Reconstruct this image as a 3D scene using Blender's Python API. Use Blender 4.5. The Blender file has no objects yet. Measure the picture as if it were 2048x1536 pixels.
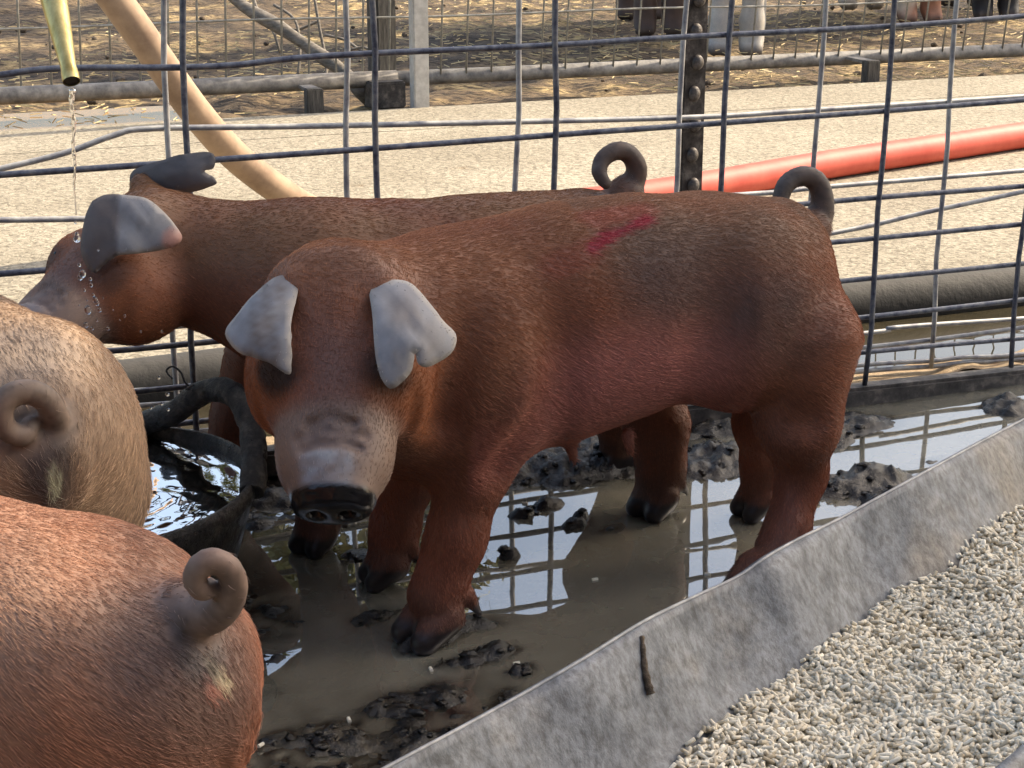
import bpy, bmesh, math, random
import numpy as np
from mathutils import Vector, Matrix
from mathutils.geometry import delaunay_2d_cdt

random.seed(7)
rng = np.random.default_rng(7)
scene = bpy.context.scene
R = math.radians

# ------------------------------------------------------------------ camera, sky, sun, exposure
CAM_H, PITCH, FPX = 0.93, R(17.4), 3400.0          # metres, radians, focal length in pixels of a 2048 px wide frame
cam_d = bpy.data.cameras.new('camera')
cam_d.sensor_width = 36.0
cam_d.lens = 36.0 * FPX / 2048.0
cam_d.clip_start, cam_d.clip_end = 0.05, 2000.0
cam = bpy.data.objects.new('camera', cam_d)
scene.collection.objects.link(cam)
cam.location = (0, 0, CAM_H)
cam.rotation_euler = (R(90) - PITCH, 0, 0)
scene.camera = cam

SUN_AZ, SUN_EL = R(27.0), R(43.0)                  # azimuth measured from +X towards +Y
world = bpy.data.worlds.new('World')
scene.world = world
world.use_nodes = True
wn = world.node_tree
sky = wn.nodes.new('ShaderNodeTexSky')
sky.sky_type = 'NISHITA'
sky.sun_disc = False
sky.sun_elevation = SUN_EL
sky.sun_rotation = R(90) - SUN_AZ
sky.air_density, sky.dust_density, sky.ozone_density = 1.2, 4.5, 1.0
wn.nodes['Background'].inputs['Strength'].default_value = 0.15
wn.links.new(sky.outputs[0], wn.nodes['Background'].inputs['Color'])

sun_d = bpy.data.lights.new('sun', 'SUN')
sun_d.energy = 3.0
sun_d.angle = R(0.5)
sun_d.color = (1.0, 0.88, 0.70)
sun = bpy.data.objects.new('sun', sun_d)
scene.collection.objects.link(sun)
sdir = Vector((math.cos(SUN_EL) * math.cos(SUN_AZ), math.cos(SUN_EL) * math.sin(SUN_AZ), math.sin(SUN_EL)))
sun.rotation_euler = sdir.to_track_quat('Z', 'Y').to_euler()

scene.view_settings.view_transform = 'Standard'
scene.view_settings.look = 'None'
scene.view_settings.gamma = 1.0
scene.view_settings.exposure = 1.22
scene.view_settings.use_white_balance = True          # camera balanced between open shade and sun
scene.view_settings.white_balance_temperature = 6700
scene.render.engine = 'CYCLES'
scene.cycles.max_bounces = 5
scene.cycles.diffuse_bounces = 2
scene.cycles.transparent_max_bounces = 6
scene.cycles.use_denoising = True
scene.cycles.use_adaptive_sampling = True
scene.cycles.adaptive_threshold = 0.02

# ------------------------------------------------------------------ helpers
COL = scene.collection
cp, sp = math.cos(PITCH), math.sin(PITCH)

def ray(px, py):
    x, u = (px - 1024) / FPX, (768 - py) / FPX
    return np.array((x, cp + u * sp, u * cp - sp))
def P(px, py, Y):
    d = ray(px, py)
    t = Y / d[1]
    return np.array((d[0] * t, Y, CAM_H + d[2] * t))
def G(px, py, z=0.0):
    d = ray(px, py)
    t = (z - CAM_H) / d[2]
    return np.array((d[0] * t, d[1] * t, z))

def hash2(ix, iy, seed):
    n = (ix.astype(np.int64) * 374761393 + iy.astype(np.int64) * 668265263 + seed * 982451653) & 0x7fffffff
    n = ((n ^ (n >> 13)) * 1274126177) & 0x7fffffff
    n = n ^ (n >> 16)
    return (n & 0xffff) / 65535.0
def vnoise(x, y, seed=0):
    ix, iy = np.floor(x), np.floor(y)
    fx, fy = x - ix, y - iy
    fx, fy = fx * fx * (3 - 2 * fx), fy * fy * (3 - 2 * fy)
    a, b = hash2(ix, iy, seed), hash2(ix + 1, iy, seed)
    c, d = hash2(ix, iy + 1, seed), hash2(ix + 1, iy + 1, seed)
    return (a + (b - a) * fx) * (1 - fy) + (c + (d - c) * fx) * fy
def fbm(x, y, oct=4, seed=0, gain=0.5):
    s, a, t = 0.0, 1.0, 0.0
    for i in range(oct):
        s = s + a * vnoise(x * 2 ** i + 17.3 * i, y * 2 ** i - 9.1 * i, seed + i)
        t += a
        a *= gain
    return s / t * 2 - 1

def mesh_obj(name, verts, faces, mat, parent=None, smooth=True, loc=None):
    me = bpy.data.meshes.new(name)
    me.from_pydata([tuple(v) for v in verts], [], [tuple(f) for f in faces])
    if smooth:
        me.polygons.foreach_set('use_smooth', [True] * len(me.polygons))
    if mat is not None:
        me.materials.append(mat)
    me.update()
    o = bpy.data.objects.new(name, me)
    COL.objects.link(o)
    if parent is not None:
        o.parent = parent
    if loc is not None:
        o.location = loc
    return o

def tag(o, label=None, cat=None, group=None, kind=None):
    if label: o['label'] = label
    if cat: o['category'] = cat
    if group: o['group'] = group
    if kind: o['kind'] = kind
    return o
def empty(name, loc=(0, 0, 0), rz=0.0):
    o = bpy.data.objects.new(name, None)
    o.location = loc
    o.rotation_euler = (0, 0, rz)
    o.empty_display_size = 0.05
    COL.objects.link(o)
    return o

class MB:
    def __init__(s):
        s.v, s.f = [], []
    def box(s, c, size, rz=0.0, rot=None, bevel=0.0):
        hx, hy, hz = size[0] / 2, size[1] / 2, size[2] / 2
        M = rot if rot is not None else Matrix.Rotation(rz, 3, 'Z')
        if bevel <= 0:
            b = len(s.v)
            for x, y, z in ((-hx, -hy, -hz), (hx, -hy, -hz), (hx, hy, -hz), (-hx, hy, -hz), (-hx, -hy, hz), (hx, -hy, hz), (hx, hy, hz), (-hx, hy, hz)):
                s.v.append(Vector(c) + M @ Vector((x, y, z)))
            for q in ((0, 3, 2, 1), (4, 5, 6, 7), (0, 1, 5, 4), (1, 2, 6, 5), (2, 3, 7, 6), (3, 0, 4, 7)):
                s.f.append([b + i for i in q])
        else:
            bm = bmesh.new()
            bmesh.ops.create_cube(bm, size=1.0)
            for v in bm.verts:
                v.co = Vector((v.co.x * size[0], v.co.y * size[1], v.co.z * size[2]))
            bmesh.ops.bevel(bm, geom=bm.edges[:], offset=bevel, segments=2, affect='EDGES')
            b = len(s.v)
            bm.verts.index_update()
            for v in bm.verts:
                s.v.append(Vector(c) + M @ v.co)
            for f in bm.faces:
                s.f.append([b + v.index for v in f.verts])
            bm.free()
        return s
    def tube(s, pts, r, n=10, cap=True, flat=1.0):
        pts = [Vector(p) for p in pts]
        rs = r if hasattr(r, '__len__') else [r] * len(pts)
        b = len(s.v)
        up = None
        for i, p in enumerate(pts):
            t = (pts[min(i + 1, len(pts) - 1)] - pts[max(i - 1, 0)]).normalized()
            if up is None:
                up = Vector((0, 0, 1)) if abs(t.z) < 0.9 else Vector((0, 1, 0))
            up = (up - t * up.dot(t)).normalized()
            sd = t.cross(up)
            for k in range(n):
                a = 2 * math.pi * k / n
                s.v.append(p + (sd * math.cos(a) + up * math.sin(a) * flat) * rs[i])
        for i in range(len(pts) - 1):
            for k in range(n):
                s.f.append([b + i * n + k, b + i * n + (k + 1) % n, b + (i + 1) * n + (k + 1) % n, b + (i + 1) * n + k])
        if cap:
            s.f.append([b + k for k in range(n)][::-1])
            s.f.append([b + (len(pts) - 1) * n + k for k in range(n)])
        return s
    def lathe(s, prof, n=32, c=(0, 0, 0)):
        b = len(s.v)
        for r, z in prof:
            for k in range(n):
                a = 2 * math.pi * k / n
                s.v.append(Vector((c[0] + r * math.cos(a), c[1] + r * math.sin(a), c[2] + z)))
        for i in range(len(prof) - 1):
            for k in range(n):
                s.f.append([b + i * n + k, b + i * n + (k + 1) % n, b + (i + 1) * n + (k + 1) % n, b + (i + 1) * n + k])
        return s
    def ball(s, c, rx, ry=None, rz=None, n=8, m=6):
        ry = ry or rx
        rz = rz or rx
        b = len(s.v)
        for i in range(1, m):
            th = math.pi * i / m
            for k in range(n):
                a = 2 * math.pi * k / n
                s.v.append(Vector((c[0] + rx * math.sin(th) * math.cos(a), c[1] + ry * math.sin(th) * math.sin(a), c[2] + rz * math.cos(th))))
        s.v.append(Vector((c[0], c[1], c[2] + rz)))
        s.v.append(Vector((c[0], c[1], c[2] - rz)))
        t, q = len(s.v) - 2, len(s.v) - 1
        for i in range(m - 2):
            for k in range(n):
                s.f.append([b + i * n + k, b + (i + 1) * n + k, b + (i + 1) * n + (k + 1) % n, b + i * n + (k + 1) % n])
        for k in range(n):
            s.f.append([t, b + k, b + (k + 1) % n])
            s.f.append([q, b + (m - 2) * n + (k + 1) % n, b + (m - 2) * n + k])
        return s
    def build(s, name, mat, parent=None, smooth=True, loc=None):
        return mesh_obj(name, s.v, s.f, mat, parent, smooth, loc)

def spline(pts, n=8):
    pts = [np.array(p, float) for p in pts]
    out = []
    for i in range(len(pts) - 1):
        p0, p1, p2, p3 = pts[max(i - 1, 0)], pts[i], pts[i + 1], pts[min(i + 2, len(pts) - 1)]
        for k in range(n):
            t = k / n
            out.append(0.5 * ((2 * p1) + (-p0 + p2) * t + (2 * p0 - 5 * p1 + 4 * p2 - p3) * t * t + (-p0 + 3 * p1 - 3 * p2 + p3) * t ** 3))
    out.append(pts[-1])
    return out

# ------------------------------------------------------------------ materials
def new_mat(name):
    m = bpy.data.materials.new(name)
    m.use_nodes = True
    nt = m.node_tree
    return m, nt, nt.nodes['Principled BSDF']
def N(nt, t, **kw):
    n = nt.nodes.new(t)
    for k, v in kw.items():
        setattr(n, k, v)
    return n
def L(nt, a, b):
    nt.links.new(a, b)
def noise_node(nt, scale, detail=5, rough=0.6, coord=None, stretch=None, dist=0.0):
    tc = N(nt, 'ShaderNodeTexCoord')
    src = tc.outputs['Object'] if coord is None else coord
    if stretch is not None:
        mp = N(nt, 'ShaderNodeMapping')
        mp.inputs['Scale'].default_value = stretch
        L(nt, src, mp.inputs['Vector'])
        src = mp.outputs['Vector']
    n = N(nt, 'ShaderNodeTexNoise')
    n.inputs['Scale'].default_value = scale
    n.inputs['Detail'].default_value = detail
    n.inputs['Roughness'].default_value = rough
    n.inputs['Distortion'].default_value = dist
    L(nt, src, n.inputs['Vector'])
    return n
def ramp(nt, fac, stops):
    r = N(nt, 'ShaderNodeValToRGB')
    el = r.color_ramp.elements
    while len(el) < len(stops):
        el.new(0.5)
    for e, (p, c) in zip(el, stops):
        e.position = p
        e.color = (*c, 1) if len(c) == 3 else c
    L(nt, fac, r.inputs['Fac'])
    return r
def mix(nt, fac, a, b, mode='MIX'):
    m = N(nt, 'ShaderNodeMix', data_type='RGBA', blend_type=mode)
    if isinstance(fac, (int, float)):
        m.inputs[0].default_value = fac
    else:
        L(nt, fac, m.inputs[0])
    for s, v in ((6, a), (7, b)):
        if isinstance(v, tuple):
            m.inputs[s].default_value = (*v, 1)
        else:
            L(nt, v, m.inputs[s])
    return m.outputs[2]
def bump(nt, h, bsdf, strength=0.3, dist=0.01):
    b = N(nt, 'ShaderNodeBump')
    b.inputs['Strength'].default_value = strength
    b.inputs['Distance'].default_value = dist
    L(nt, h, b.inputs['Height'])
    L(nt, b.outputs[0], bsdf.inputs['Normal'])
    return b

def simple(name, c1, c2, scale=20, rough=0.6, metal=0.0, bstr=0.2, bdist=0.003, c3=None, rrange=None, detail=6, stretch=None, spec=0.5):
    m, nt, bs = new_mat(name)
    n = noise_node(nt, scale, detail, 0.65, stretch=stretch)
    st = [(0.36, c1), (0.62, c2)] if c3 is None else [(0.34, c1), (0.52, c2), (0.68, c3)]
    r = ramp(nt, n.outputs['Fac'], st)
    L(nt, r.outputs[0], bs.inputs['Base Color'])
    bs.inputs['Roughness'].default_value = rough
    bs.inputs['Metallic'].default_value = metal
    bs.inputs['Specular IOR Level'].default_value = spec
    if rrange:
        n3 = noise_node(nt, scale * 0.7, 4)
        rr = ramp(nt, n3.outputs['Fac'], [(0.35, (rrange[0],) * 3), (0.65, (rrange[1],) * 3)])
        L(nt, rr.outputs[0], bs.inputs['Roughness'])
    n2 = noise_node(nt, scale * 2.5, 6, 0.7, stretch=stretch)
    bump(nt, n2.outputs['Fac'], bs, bstr, bdist)
    return m

M = {}
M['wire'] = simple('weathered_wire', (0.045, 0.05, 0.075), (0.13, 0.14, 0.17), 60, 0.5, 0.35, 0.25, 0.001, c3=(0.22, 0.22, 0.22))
M['wire_sun'] = simple('bright_galvanised_wire', (0.22, 0.22, 0.24), (0.50, 0.49, 0.46), 30, 0.55, 0.2, 0.25, 0.001)  # lighter copy of the wire, sunlight painted into its colour
M['wire_far'] = simple('dusty_wire', (0.20, 0.19, 0.16), (0.34, 0.33, 0.29), 40, 0.6, 0.2, 0.2, 0.001)
M['rail'] = simple('dirty_black_rail', (0.012, 0.011, 0.012), (0.05, 0.045, 0.042), 30, 0.65, 0.0, 0.5, 0.003, c3=(0.16, 0.14, 0.12))
M['pipe'] = simple('dusty_pipe', (0.12, 0.11, 0.10), (0.24, 0.22, 0.19), 22, 0.65, 0.0, 0.4, 0.003, c3=(0.36, 0.33, 0.28))
M['pipe_dark'] = simple('mud_caked_pipe', (0.02, 0.018, 0.016), (0.08, 0.07, 0.06), 26, 0.7, 0.0, 0.6, 0.006, c3=(0.17, 0.15, 0.125))
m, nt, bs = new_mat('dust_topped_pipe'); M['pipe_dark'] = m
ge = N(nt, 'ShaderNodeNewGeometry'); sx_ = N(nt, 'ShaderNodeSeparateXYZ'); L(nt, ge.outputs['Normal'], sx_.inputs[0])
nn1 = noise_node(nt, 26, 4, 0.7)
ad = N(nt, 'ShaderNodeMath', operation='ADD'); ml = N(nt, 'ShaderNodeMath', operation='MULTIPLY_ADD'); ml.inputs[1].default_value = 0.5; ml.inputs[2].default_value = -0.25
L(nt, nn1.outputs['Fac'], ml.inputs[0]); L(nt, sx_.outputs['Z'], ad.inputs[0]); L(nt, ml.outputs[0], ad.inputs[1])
lit_dust = ramp(nt, ad.outputs[0], [(0.30, (0.005, 0.0045, 0.004)), (0.6, (0.012, 0.011, 0.0095)), (0.95, (0.055, 0.05, 0.042))])  # sunlit dusty top and shaded near-black side painted in by the normal
L(nt, lit_dust.outputs[0], bs.inputs['Base Color']); bs.inputs['Roughness'].default_value = 0.8
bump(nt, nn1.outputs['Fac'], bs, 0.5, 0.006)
M['post_white'] = simple('galvanised_post', (0.42, 0.41, 0.38), (0.58, 0.57, 0.53), 30, 0.45, 0.2, 0.2, 0.001)
M['post_dark'] = simple('weathered_wood_post', (0.035, 0.032, 0.028), (0.11, 0.10, 0.085), 30, 0.8, 0.0, 0.6, 0.004, stretch=(4, 4, 0.5))
M['tpost'] = simple('worn_steel_post', (0.03, 0.024, 0.022), (0.09, 0.075, 0.065), 45, 0.5, 0.3, 0.4, 0.002, c3=(0.24, 0.21, 0.18))
M['wood_gray'] = simple('grey_dead_wood', (0.12, 0.105, 0.085), (0.25, 0.22, 0.18), 30, 0.85, 0.0, 0.6, 0.004, stretch=(1, 1, 3))
M['brass'] = simple('tarnished_brass', (0.45, 0.33, 0.10), (0.78, 0.62, 0.26), 18, 0.33, 0.75, 0.15, 0.001, rrange=(0.25, 0.5), stretch=(3, 3, 0.5))
M['hose_tan'] = simple('tan_canvas_hose', (0.24, 0.155, 0.10), (0.42, 0.29, 0.19), 9, 0.7, 0.0, 0.3, 0.001, stretch=(1, 1, 1))
M['hose_red'] = simple('red_rubber_hose', (0.58, 0.075, 0.045), (0.68, 0.12, 0.075), 10, 0.6, 0.0, 0.25, 0.001)
M['rubber'] = simple('muddy_black_rubber', (0.008, 0.009, 0.011), (0.022, 0.022, 0.024), 40, 0.35, 0.0, 0.8, 0.006, c3=(0.13, 0.115, 0.095), rrange=(0.2, 0.6))
M['rubber_mud'] = simple('mud_crusted_rubber', (0.010, 0.010, 0.011), (0.05, 0.045, 0.038), 32, 0.5, 0.0, 1.0, 0.008, c3=(0.17, 0.15, 0.12), rrange=(0.25, 0.8))
M['roof'] = simple('roof_sheet', (0.35, 0.35, 0.36), (0.5, 0.5, 0.5), 4, 0.5, 0.3, 0.1, 0.002)
M['inner_dark'] = simple('dark_bore', (0.01, 0.008, 0.006), (0.02, 0.015, 0.01), 20, 0.6)
M['dung'] = simple('dried_dung', (0.05, 0.035, 0.022), (0.16, 0.115, 0.075), 60, 0.8, 0.0, 0.9, 0.006)
M['eye'] = simple('wet_dark_eye', (0.006, 0.005, 0.005), (0.02, 0.012, 0.008), 10, 0.08)

# mud: dark wet muck with drier brown patches
m, nt, bs = new_mat('wet_mud'); M['mud'] = m
n1 = noise_node(nt, 7, 6, 0.6)
n2 = noise_node(nt, 55, 6, 0.7)
base = ramp(nt, n1.outputs['Fac'], [(0.38, (0.006, 0.006, 0.006)), (0.52, (0.020, 0.018, 0.015)), (0.70, (0.06, 0.05, 0.037))])
spk = ramp(nt, n2.outputs['Fac'], [(0.35, (0.45, 0.45, 0.45)), (0.65, (1.25, 1.2, 1.1))])
at = N(nt, 'ShaderNodeAttribute', attribute_name='silt')
sil = mix(nt, at.outputs['Fac'], base.outputs[0], (0.150, 0.128, 0.088))
c = mix(nt, 0.85, sil, spk.outputs[0], 'MULTIPLY')
L(nt, c, bs.inputs['Base Color'])
rr = ramp(nt, noise_node(nt, 18, 4).outputs['Fac'], [(0.35, (0.10,) * 3), (0.7, (0.42,) * 3)])
L(nt, rr.outputs[0], bs.inputs['Roughness'])
bump(nt, noise_node(nt, 120, 5, 0.7).outputs['Fac'], bs, 0.55, 0.006)

# murky water: silt scatters more the deeper it stands, clear film at the shore, real Fresnel surface
def water_mat(name, murk, ripple, rscale, ior):
    m = bpy.data.materials.new(name); m.use_nodes = True
    nt = m.node_tree
    nt.nodes.clear()
    out = N(nt, 'ShaderNodeOutputMaterial')
    at = N(nt, 'ShaderNodeAttribute', attribute_name='depth')
    df = N(nt, 'ShaderNodeBsdfDiffuse')
    nz = noise_node(nt, 5, 4)
    cr = ramp(nt, nz.outputs['Fac'], [(0.3, tuple(x * 0.8 for x in murk)), (0.7, tuple(x * 1.15 for x in murk))])
    L(nt, cr.outputs[0], df.inputs['Color'])
    tr = N(nt, 'ShaderNodeBsdfTransparent')
    tr.inputs['Color'].default_value = (0.92, 0.88, 0.78, 1)
    mx = N(nt, 'ShaderNodeMixShader')
    L(nt, at.outputs['Fac'], mx.inputs[0]); L(nt, tr.outputs[0], mx.inputs[1]); L(nt, df.outputs[0], mx.inputs[2])
    gl = N(nt, 'ShaderNodeBsdfGlossy'); gl.inputs['Roughness'].default_value = 0.0
    fr = N(nt, 'ShaderNodeFresnel'); fr.inputs['IOR'].default_value = ior
    b = N(nt, 'ShaderNodeBump'); b.inputs['Strength'].default_value = ripple; b.inputs['Distance'].default_value = 0.01
    L(nt, noise_node(nt, rscale, 2, 0.4, dist=0.4).outputs['Fac'], b.inputs['Height'])
    L(nt, b.outputs[0], gl.inputs['Normal']); L(nt, b.outputs[0], fr.inputs['Normal'])
    m2 = N(nt, 'ShaderNodeMixShader')
    L(nt, fr.outputs[0], m2.inputs[0]); L(nt, mx.outputs[0], m2.inputs[1]); L(nt, gl.outputs[0], m2.inputs[2])
    L(nt, m2.outputs[0], out.inputs['Surface'])
    return m
M['puddle'] = water_mat('murky_puddle', (0.27, 0.25, 0.19), 0.028, 9, 3.4)
M['gutter_water'] = water_mat('gutter_water', (0.05, 0.042, 0.026), 0.03, 8, 2.0)
M['pan_water'] = water_mat('pan_water', (0.004, 0.005, 0.007), 0.05, 34, 1.22)
M['brown_water'] = water_mat('brown_far_water', (0.30, 0.17, 0.06), 0.05, 6, 1.33)

m, nt, bs = new_mat('falling_water'); M['drop'] = m
bs.inputs['Base Color'].default_value = (1, 1, 1, 1); bs.inputs['Roughness'].default_value = 0.02
bs.inputs['Transmission Weight'].default_value = 1.0; bs.inputs['IOR'].default_value = 1.33

# concrete alley
m, nt, bs = new_mat('rough_concrete'); M['concrete'] = m
n1 = noise_node(nt, 1.6, 5, 0.6)
n2 = noise_node(nt, 62, 3, 0.6, dist=1.0)
n3 = noise_node(nt, 4.5, 4, 0.6)
c1 = ramp(nt, n1.outputs['Fac'], [(0.3, (0.26, 0.225, 0.165)), (0.7, (0.36, 0.32, 0.245))])
c2 = ramp(nt, n2.outputs['Fac'], [(0.36, (0.52, 0.50, 0.46)), (0.60, (1.2, 1.2, 1.18))])
st = ramp(nt, n3.outputs['Fac'], [(0.66, (1, 1, 1)), (0.76, (0.72, 0.55, 0.38))])
c = mix(nt, 0.8, mix(nt, 1.0, c1.outputs[0], c2.outputs[0], 'MULTIPLY'), st.outputs[0], 'MULTIPLY')
L(nt, c, bs.inputs['Base Color'])
bs.inputs['Roughness'].default_value = 0.9
bump(nt, n2.outputs['Fac'], bs, 0.55, 0.010)

# far pen earth, straw
m, nt, bs = new_mat('pen_earth'); M['earth'] = m
n1 = noise_node(nt, 2.2, 6, 0.65)
n2 = noise_node(nt, 16, 5, 0.75, stretch=(1, 2.4, 1))
c1 = ramp(nt, n1.outputs['Fac'], [(0.36, (0.075, 0.055, 0.035)), (0.52, (0.19, 0.135, 0.075)), (0.66, (0.56, 0.42, 0.20))])
c2 = ramp(nt, n2.outputs['Fac'], [(0.43, (0.10, 0.08, 0.065)), (0.56, (1.2, 1.15, 1.1))])
L(nt, mix(nt, 0.9, c1.outputs[0], c2.outputs[0], 'MULTIPLY'), bs.inputs['Base Color'])
bs.inputs['Roughness'].default_value = 0.9
bump(nt, n2.outputs['Fac'], bs, 0.9, 0.03)
M['straw'] = simple('straw', (0.42, 0.30, 0.12), (0.66, 0.52, 0.27), 6, 0.7)
M['sand'] = simple('damp_sand', (0.30, 0.20, 0.11), (0.50, 0.37, 0.22), 45, 0.85, 0.0, 0.8, 0.01)
M['field'] = simple('dry_field', (0.14, 0.11, 0.06), (0.30, 0.25, 0.13), 0.3, 0.95)

# galvanised trough
m, nt, bs = new_mat('dusty_galvanised_sheet'); M['galv'] = m
n1 = noise_node(nt, 20, 5, 0.7)
n2 = noise_node(nt, 110, 4, 0.75, stretch=(1.0, 1.0, 0.4))
n3 = noise_node(nt, 4.2, 5, 0.6)
c1 = ramp(nt, n1.outputs['Fac'], [(0.30, (0.06, 0.068, 0.082)), (0.45, (0.135, 0.148, 0.168)), (0.68, (0.22, 0.235, 0.255))])
c2 = ramp(nt, n2.outputs['Fac'], [(0.36, (0.50, 0.48, 0.45)), (0.6, (1.12, 1.11, 1.08))])
tan_ = ramp(nt, n3.outputs['Fac'], [(0.50, (0, 0, 0)), (0.66, (0.65, 0.65, 0.65))])
c = mix(nt, tan_.outputs[0], mix(nt, 1.0, c1.outputs[0], c2.outputs[0], 'MULTIPLY'), mix(nt, 1.0, (0.25, 0.21, 0.155), c2.outputs[0], 'MULTIPLY'))
L(nt, c, bs.inputs['Base Color'])
bs.inputs['Metallic'].default_value = 0.12
bs.inputs['Roughness'].default_value = 0.55
bump(nt, n2.outputs['Fac'], bs, 0.4, 0.002)

m, nt, bs = new_mat('feed_pellet'); M['pellet'] = m
oi = N(nt, 'ShaderNodeAttribute', attribute_name='tint')
c1 = ramp(nt, oi.outputs['Fac'], [(0.0, (0.42, 0.35, 0.24)), (0.5, (0.72, 0.64, 0.49)), (1.0, (0.84, 0.79, 0.65))])
L(nt, c1.outputs[0], bs.inputs['Base Color'])
bs.inputs['Roughness'].default_value = 0.85
bump(nt, noise_node(nt, 400, 3).outputs['Fac'], bs, 0.4, 0.001)

# pig skin and coat, colours stored per vertex / per strand
m, nt, bs = new_mat('pig_hide'); M['hide'] = m
at = N(nt, 'ShaderNodeAttribute', attribute_name='coat')
n2 = noise_node(nt, 330, 3, 0.7, stretch=(0.4, 1, 1))
n3 = noise_node(nt, 22, 4, 0.65)
v = ramp(nt, n2.outputs['Fac'], [(0.3, (0.8, 0.79, 0.79)), (0.7, (1.12, 1.12, 1.12))])
atb = N(nt, 'ShaderNodeAttribute', attribute_name='bare')
kf = N(nt, 'ShaderNodeMath', operation='MULTIPLY_ADD'); kf.inputs[1].default_value = -0.62; kf.inputs[2].default_value = 0.8
L(nt, atb.outputs['Fac'], kf.inputs[0])
v2 = ramp(nt, n3.outputs['Fac'], [(0.3, (0.82, 0.83, 0.86)), (0.7, (1.12, 1.1, 1.06))])
L(nt, mix(nt, 1.0, mix(nt, kf.outputs[0], at.outputs['Color'], v.outputs[0], 'MULTIPLY'), v2.outputs[0], 'MULTIPLY'), bs.inputs['Base Color'])
at2 = N(nt, 'ShaderNodeAttribute', attribute_name='gloss')
mr = N(nt, 'ShaderNodeMapRange'); mr.inputs['To Min'].default_value = 0.62; mr.inputs['To Max'].default_value = 0.22
L(nt, at2.outputs['Fac'], mr.inputs['Value'])
L(nt, mr.outputs[0], bs.inputs['Roughness'])
bs.inputs['Specular IOR Level'].default_value = 0.45
hb = N(nt, 'ShaderNodeMath', operation='MULTIPLY'); L(nt, n2.outputs['Fac'], hb.inputs[0]); L(nt, kf.outputs[0], hb.inputs[1])
bump(nt, hb.outputs[0], bs, 0.25, 0.002)
m, nt, bs = new_mat('pig_hair'); M['hair'] = m
at = N(nt, 'ShaderNodeAttribute', attribute_name='coat')
L(nt, at.outputs['Color'], bs.inputs['Base Color'])
bs.inputs['Roughness'].default_value = 0.5
bs.inputs['Specular IOR Level'].default_value = 0.2

# ------------------------------------------------------------------ fence line frame
FA = R(21.5)
fd = np.array((math.cos(FA), math.sin(FA), 0.0))         # along the fence, to the right and away
fnv = np.array((-math.sin(FA), math.cos(FA), 0.0))       # beyond the fence
F0 = G(1110, 885, 0.0)                                   # a point on the fence foot
def fl(u, w, z=0.0):
    return F0 + fd * u + fnv * w + np.array((0, 0, z))
def to_fence(x, y):
    return (x - F0[0]) * fd[0] + (y - F0[1]) * fd[1], (x - F0[0]) * fnv[0] + (y - F0[1]) * fnv[1]

# ------------------------------------------------------------------ pen floor: mud with puddles
MUD = [  # px, py, half-length along the fence (m), half-width across (m), height (m)
    (1130, 928, .22, .095, .036), (1240, 905, .10, .08, .022), (1010, 950, .06, .05, .020), (1430, 920, .10, .075, .026), (1420, 860, .10, .05, .02),
    (1725, 975, .095, .050, .036), (1790, 1000, .06, .03, .028), (1650, 870, .05, .06, .024), (1700, 850, .10, .055, .022), (1560, 850, .10, .04, .022),
    (2020, 815, .06, .05, .03), (1860, 920, .03, .015, .012),
    (1045, 1030, .020, .014, .026), (1100, 1015, .030, .018, .024), (1150, 1050, .022, .014, .024), (1225, 1058, .013, .009, .022), (1165, 1035, .015, .012, .020), (1020, 1112, .018, .010, .020),
    (945, 1140, .018, .012, .02), (960, 1060, .02, .012, .016),
    (930, 1258, .045, .022, .024), (860, 1285, .05, .02, .020), (985, 1320, .055, .020, .022), (1050, 1345, .02, .015, .018), (900, 1330, .04, .014, .014),
    (830, 1400, .09, .05, .0145), (900, 1460, .10, .05, .016), (720, 1480, .10, .05, .0125), (1010, 1400, .04, .03, .015), (620, 1500, .06, .04, .012), (800, 1520, .1, .04, .015),
    (545, 1320, .03, .014, .016), (770, 1235, .05, .016, .0135), (720, 1110, .04, .03, .015), (870, 1110, .03, .04, .017),
    (560, 1000, .07, .045, .026), (600, 960, .05, .03, .020), (520, 1050, .03, .03, .020), (680, 1030, .04, .02, .017), (840, 990, .05, .04, .018),
    (300, 1000, .3, .2, .02), (100, 1300, .3, .2, .015),
]
def smoothstep_(a, b, x):
    t = np.clip((x - a) / (b - a), 0, 1)
    return t * t * (3 - 2 * t)
def mud_height(x, y):
    u, w = to_fence(x, y)
    base_h = -0.0125 + 0.0080 * smoothstep_(1.85, 1.45, y) * smoothstep_(0.12, -0.12, x) + 0.003 * smoothstep_(-0.1, -0.3, x)
    h = base_h.copy()
    wob = fbm(x * 9, y * 9, 4, 3) * 0.03
    wob2 = fbm(x * 9 + 50, y * 9 + 9, 4, 13) * 0.03
    for px, py, a, b, amp in MUD:
        g = G(px, py)
        gu, gw = to_fence(g[0], g[1])
        k = min(1.0, max(a, b) / 0.06)
        q = np.exp(-((((u - gu + wob * k) / a) ** 2 + ((w - gw + wob2 * k) / b) ** 2)) ** 1.6)
        h = np.maximum(h, base_h + (amp - (base_h + 0.0125) * 0.6) * q)
    h = np.maximum(h, -0.0125 + 0.013 * np.clip(1 - np.abs(w) / 0.05, 0, 1) * (0.6 + 0.6 * fbm(u * 6, w * 6, 2, 31)))
    wet = np.clip((h + 0.0125) / 0.02, 0, 1)
    shal = smoothstep_(1.85, 1.45, y) * smoothstep_(0.15, -0.1, x)
    h = h + (fbm(x * 26, y * 26, 4, 5) * 0.012 * (0.16 + 0.95 * wet + 0.85 * shal)) + fbm(x * 75, y * 75, 3, 8) * 0.0065 * (0.12 + wet)
    ridged = 1 - np.abs(fbm(u * 16, w * 34, 3, 21))
    rid2 = 1 - np.abs(fbm(u * 48 + 4, w * 70, 2, 27))
    h = h + (ridged - 0.75) * 0.013 * wet + (rid2 - 0.7) * 0.0075 * wet
    return h
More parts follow.
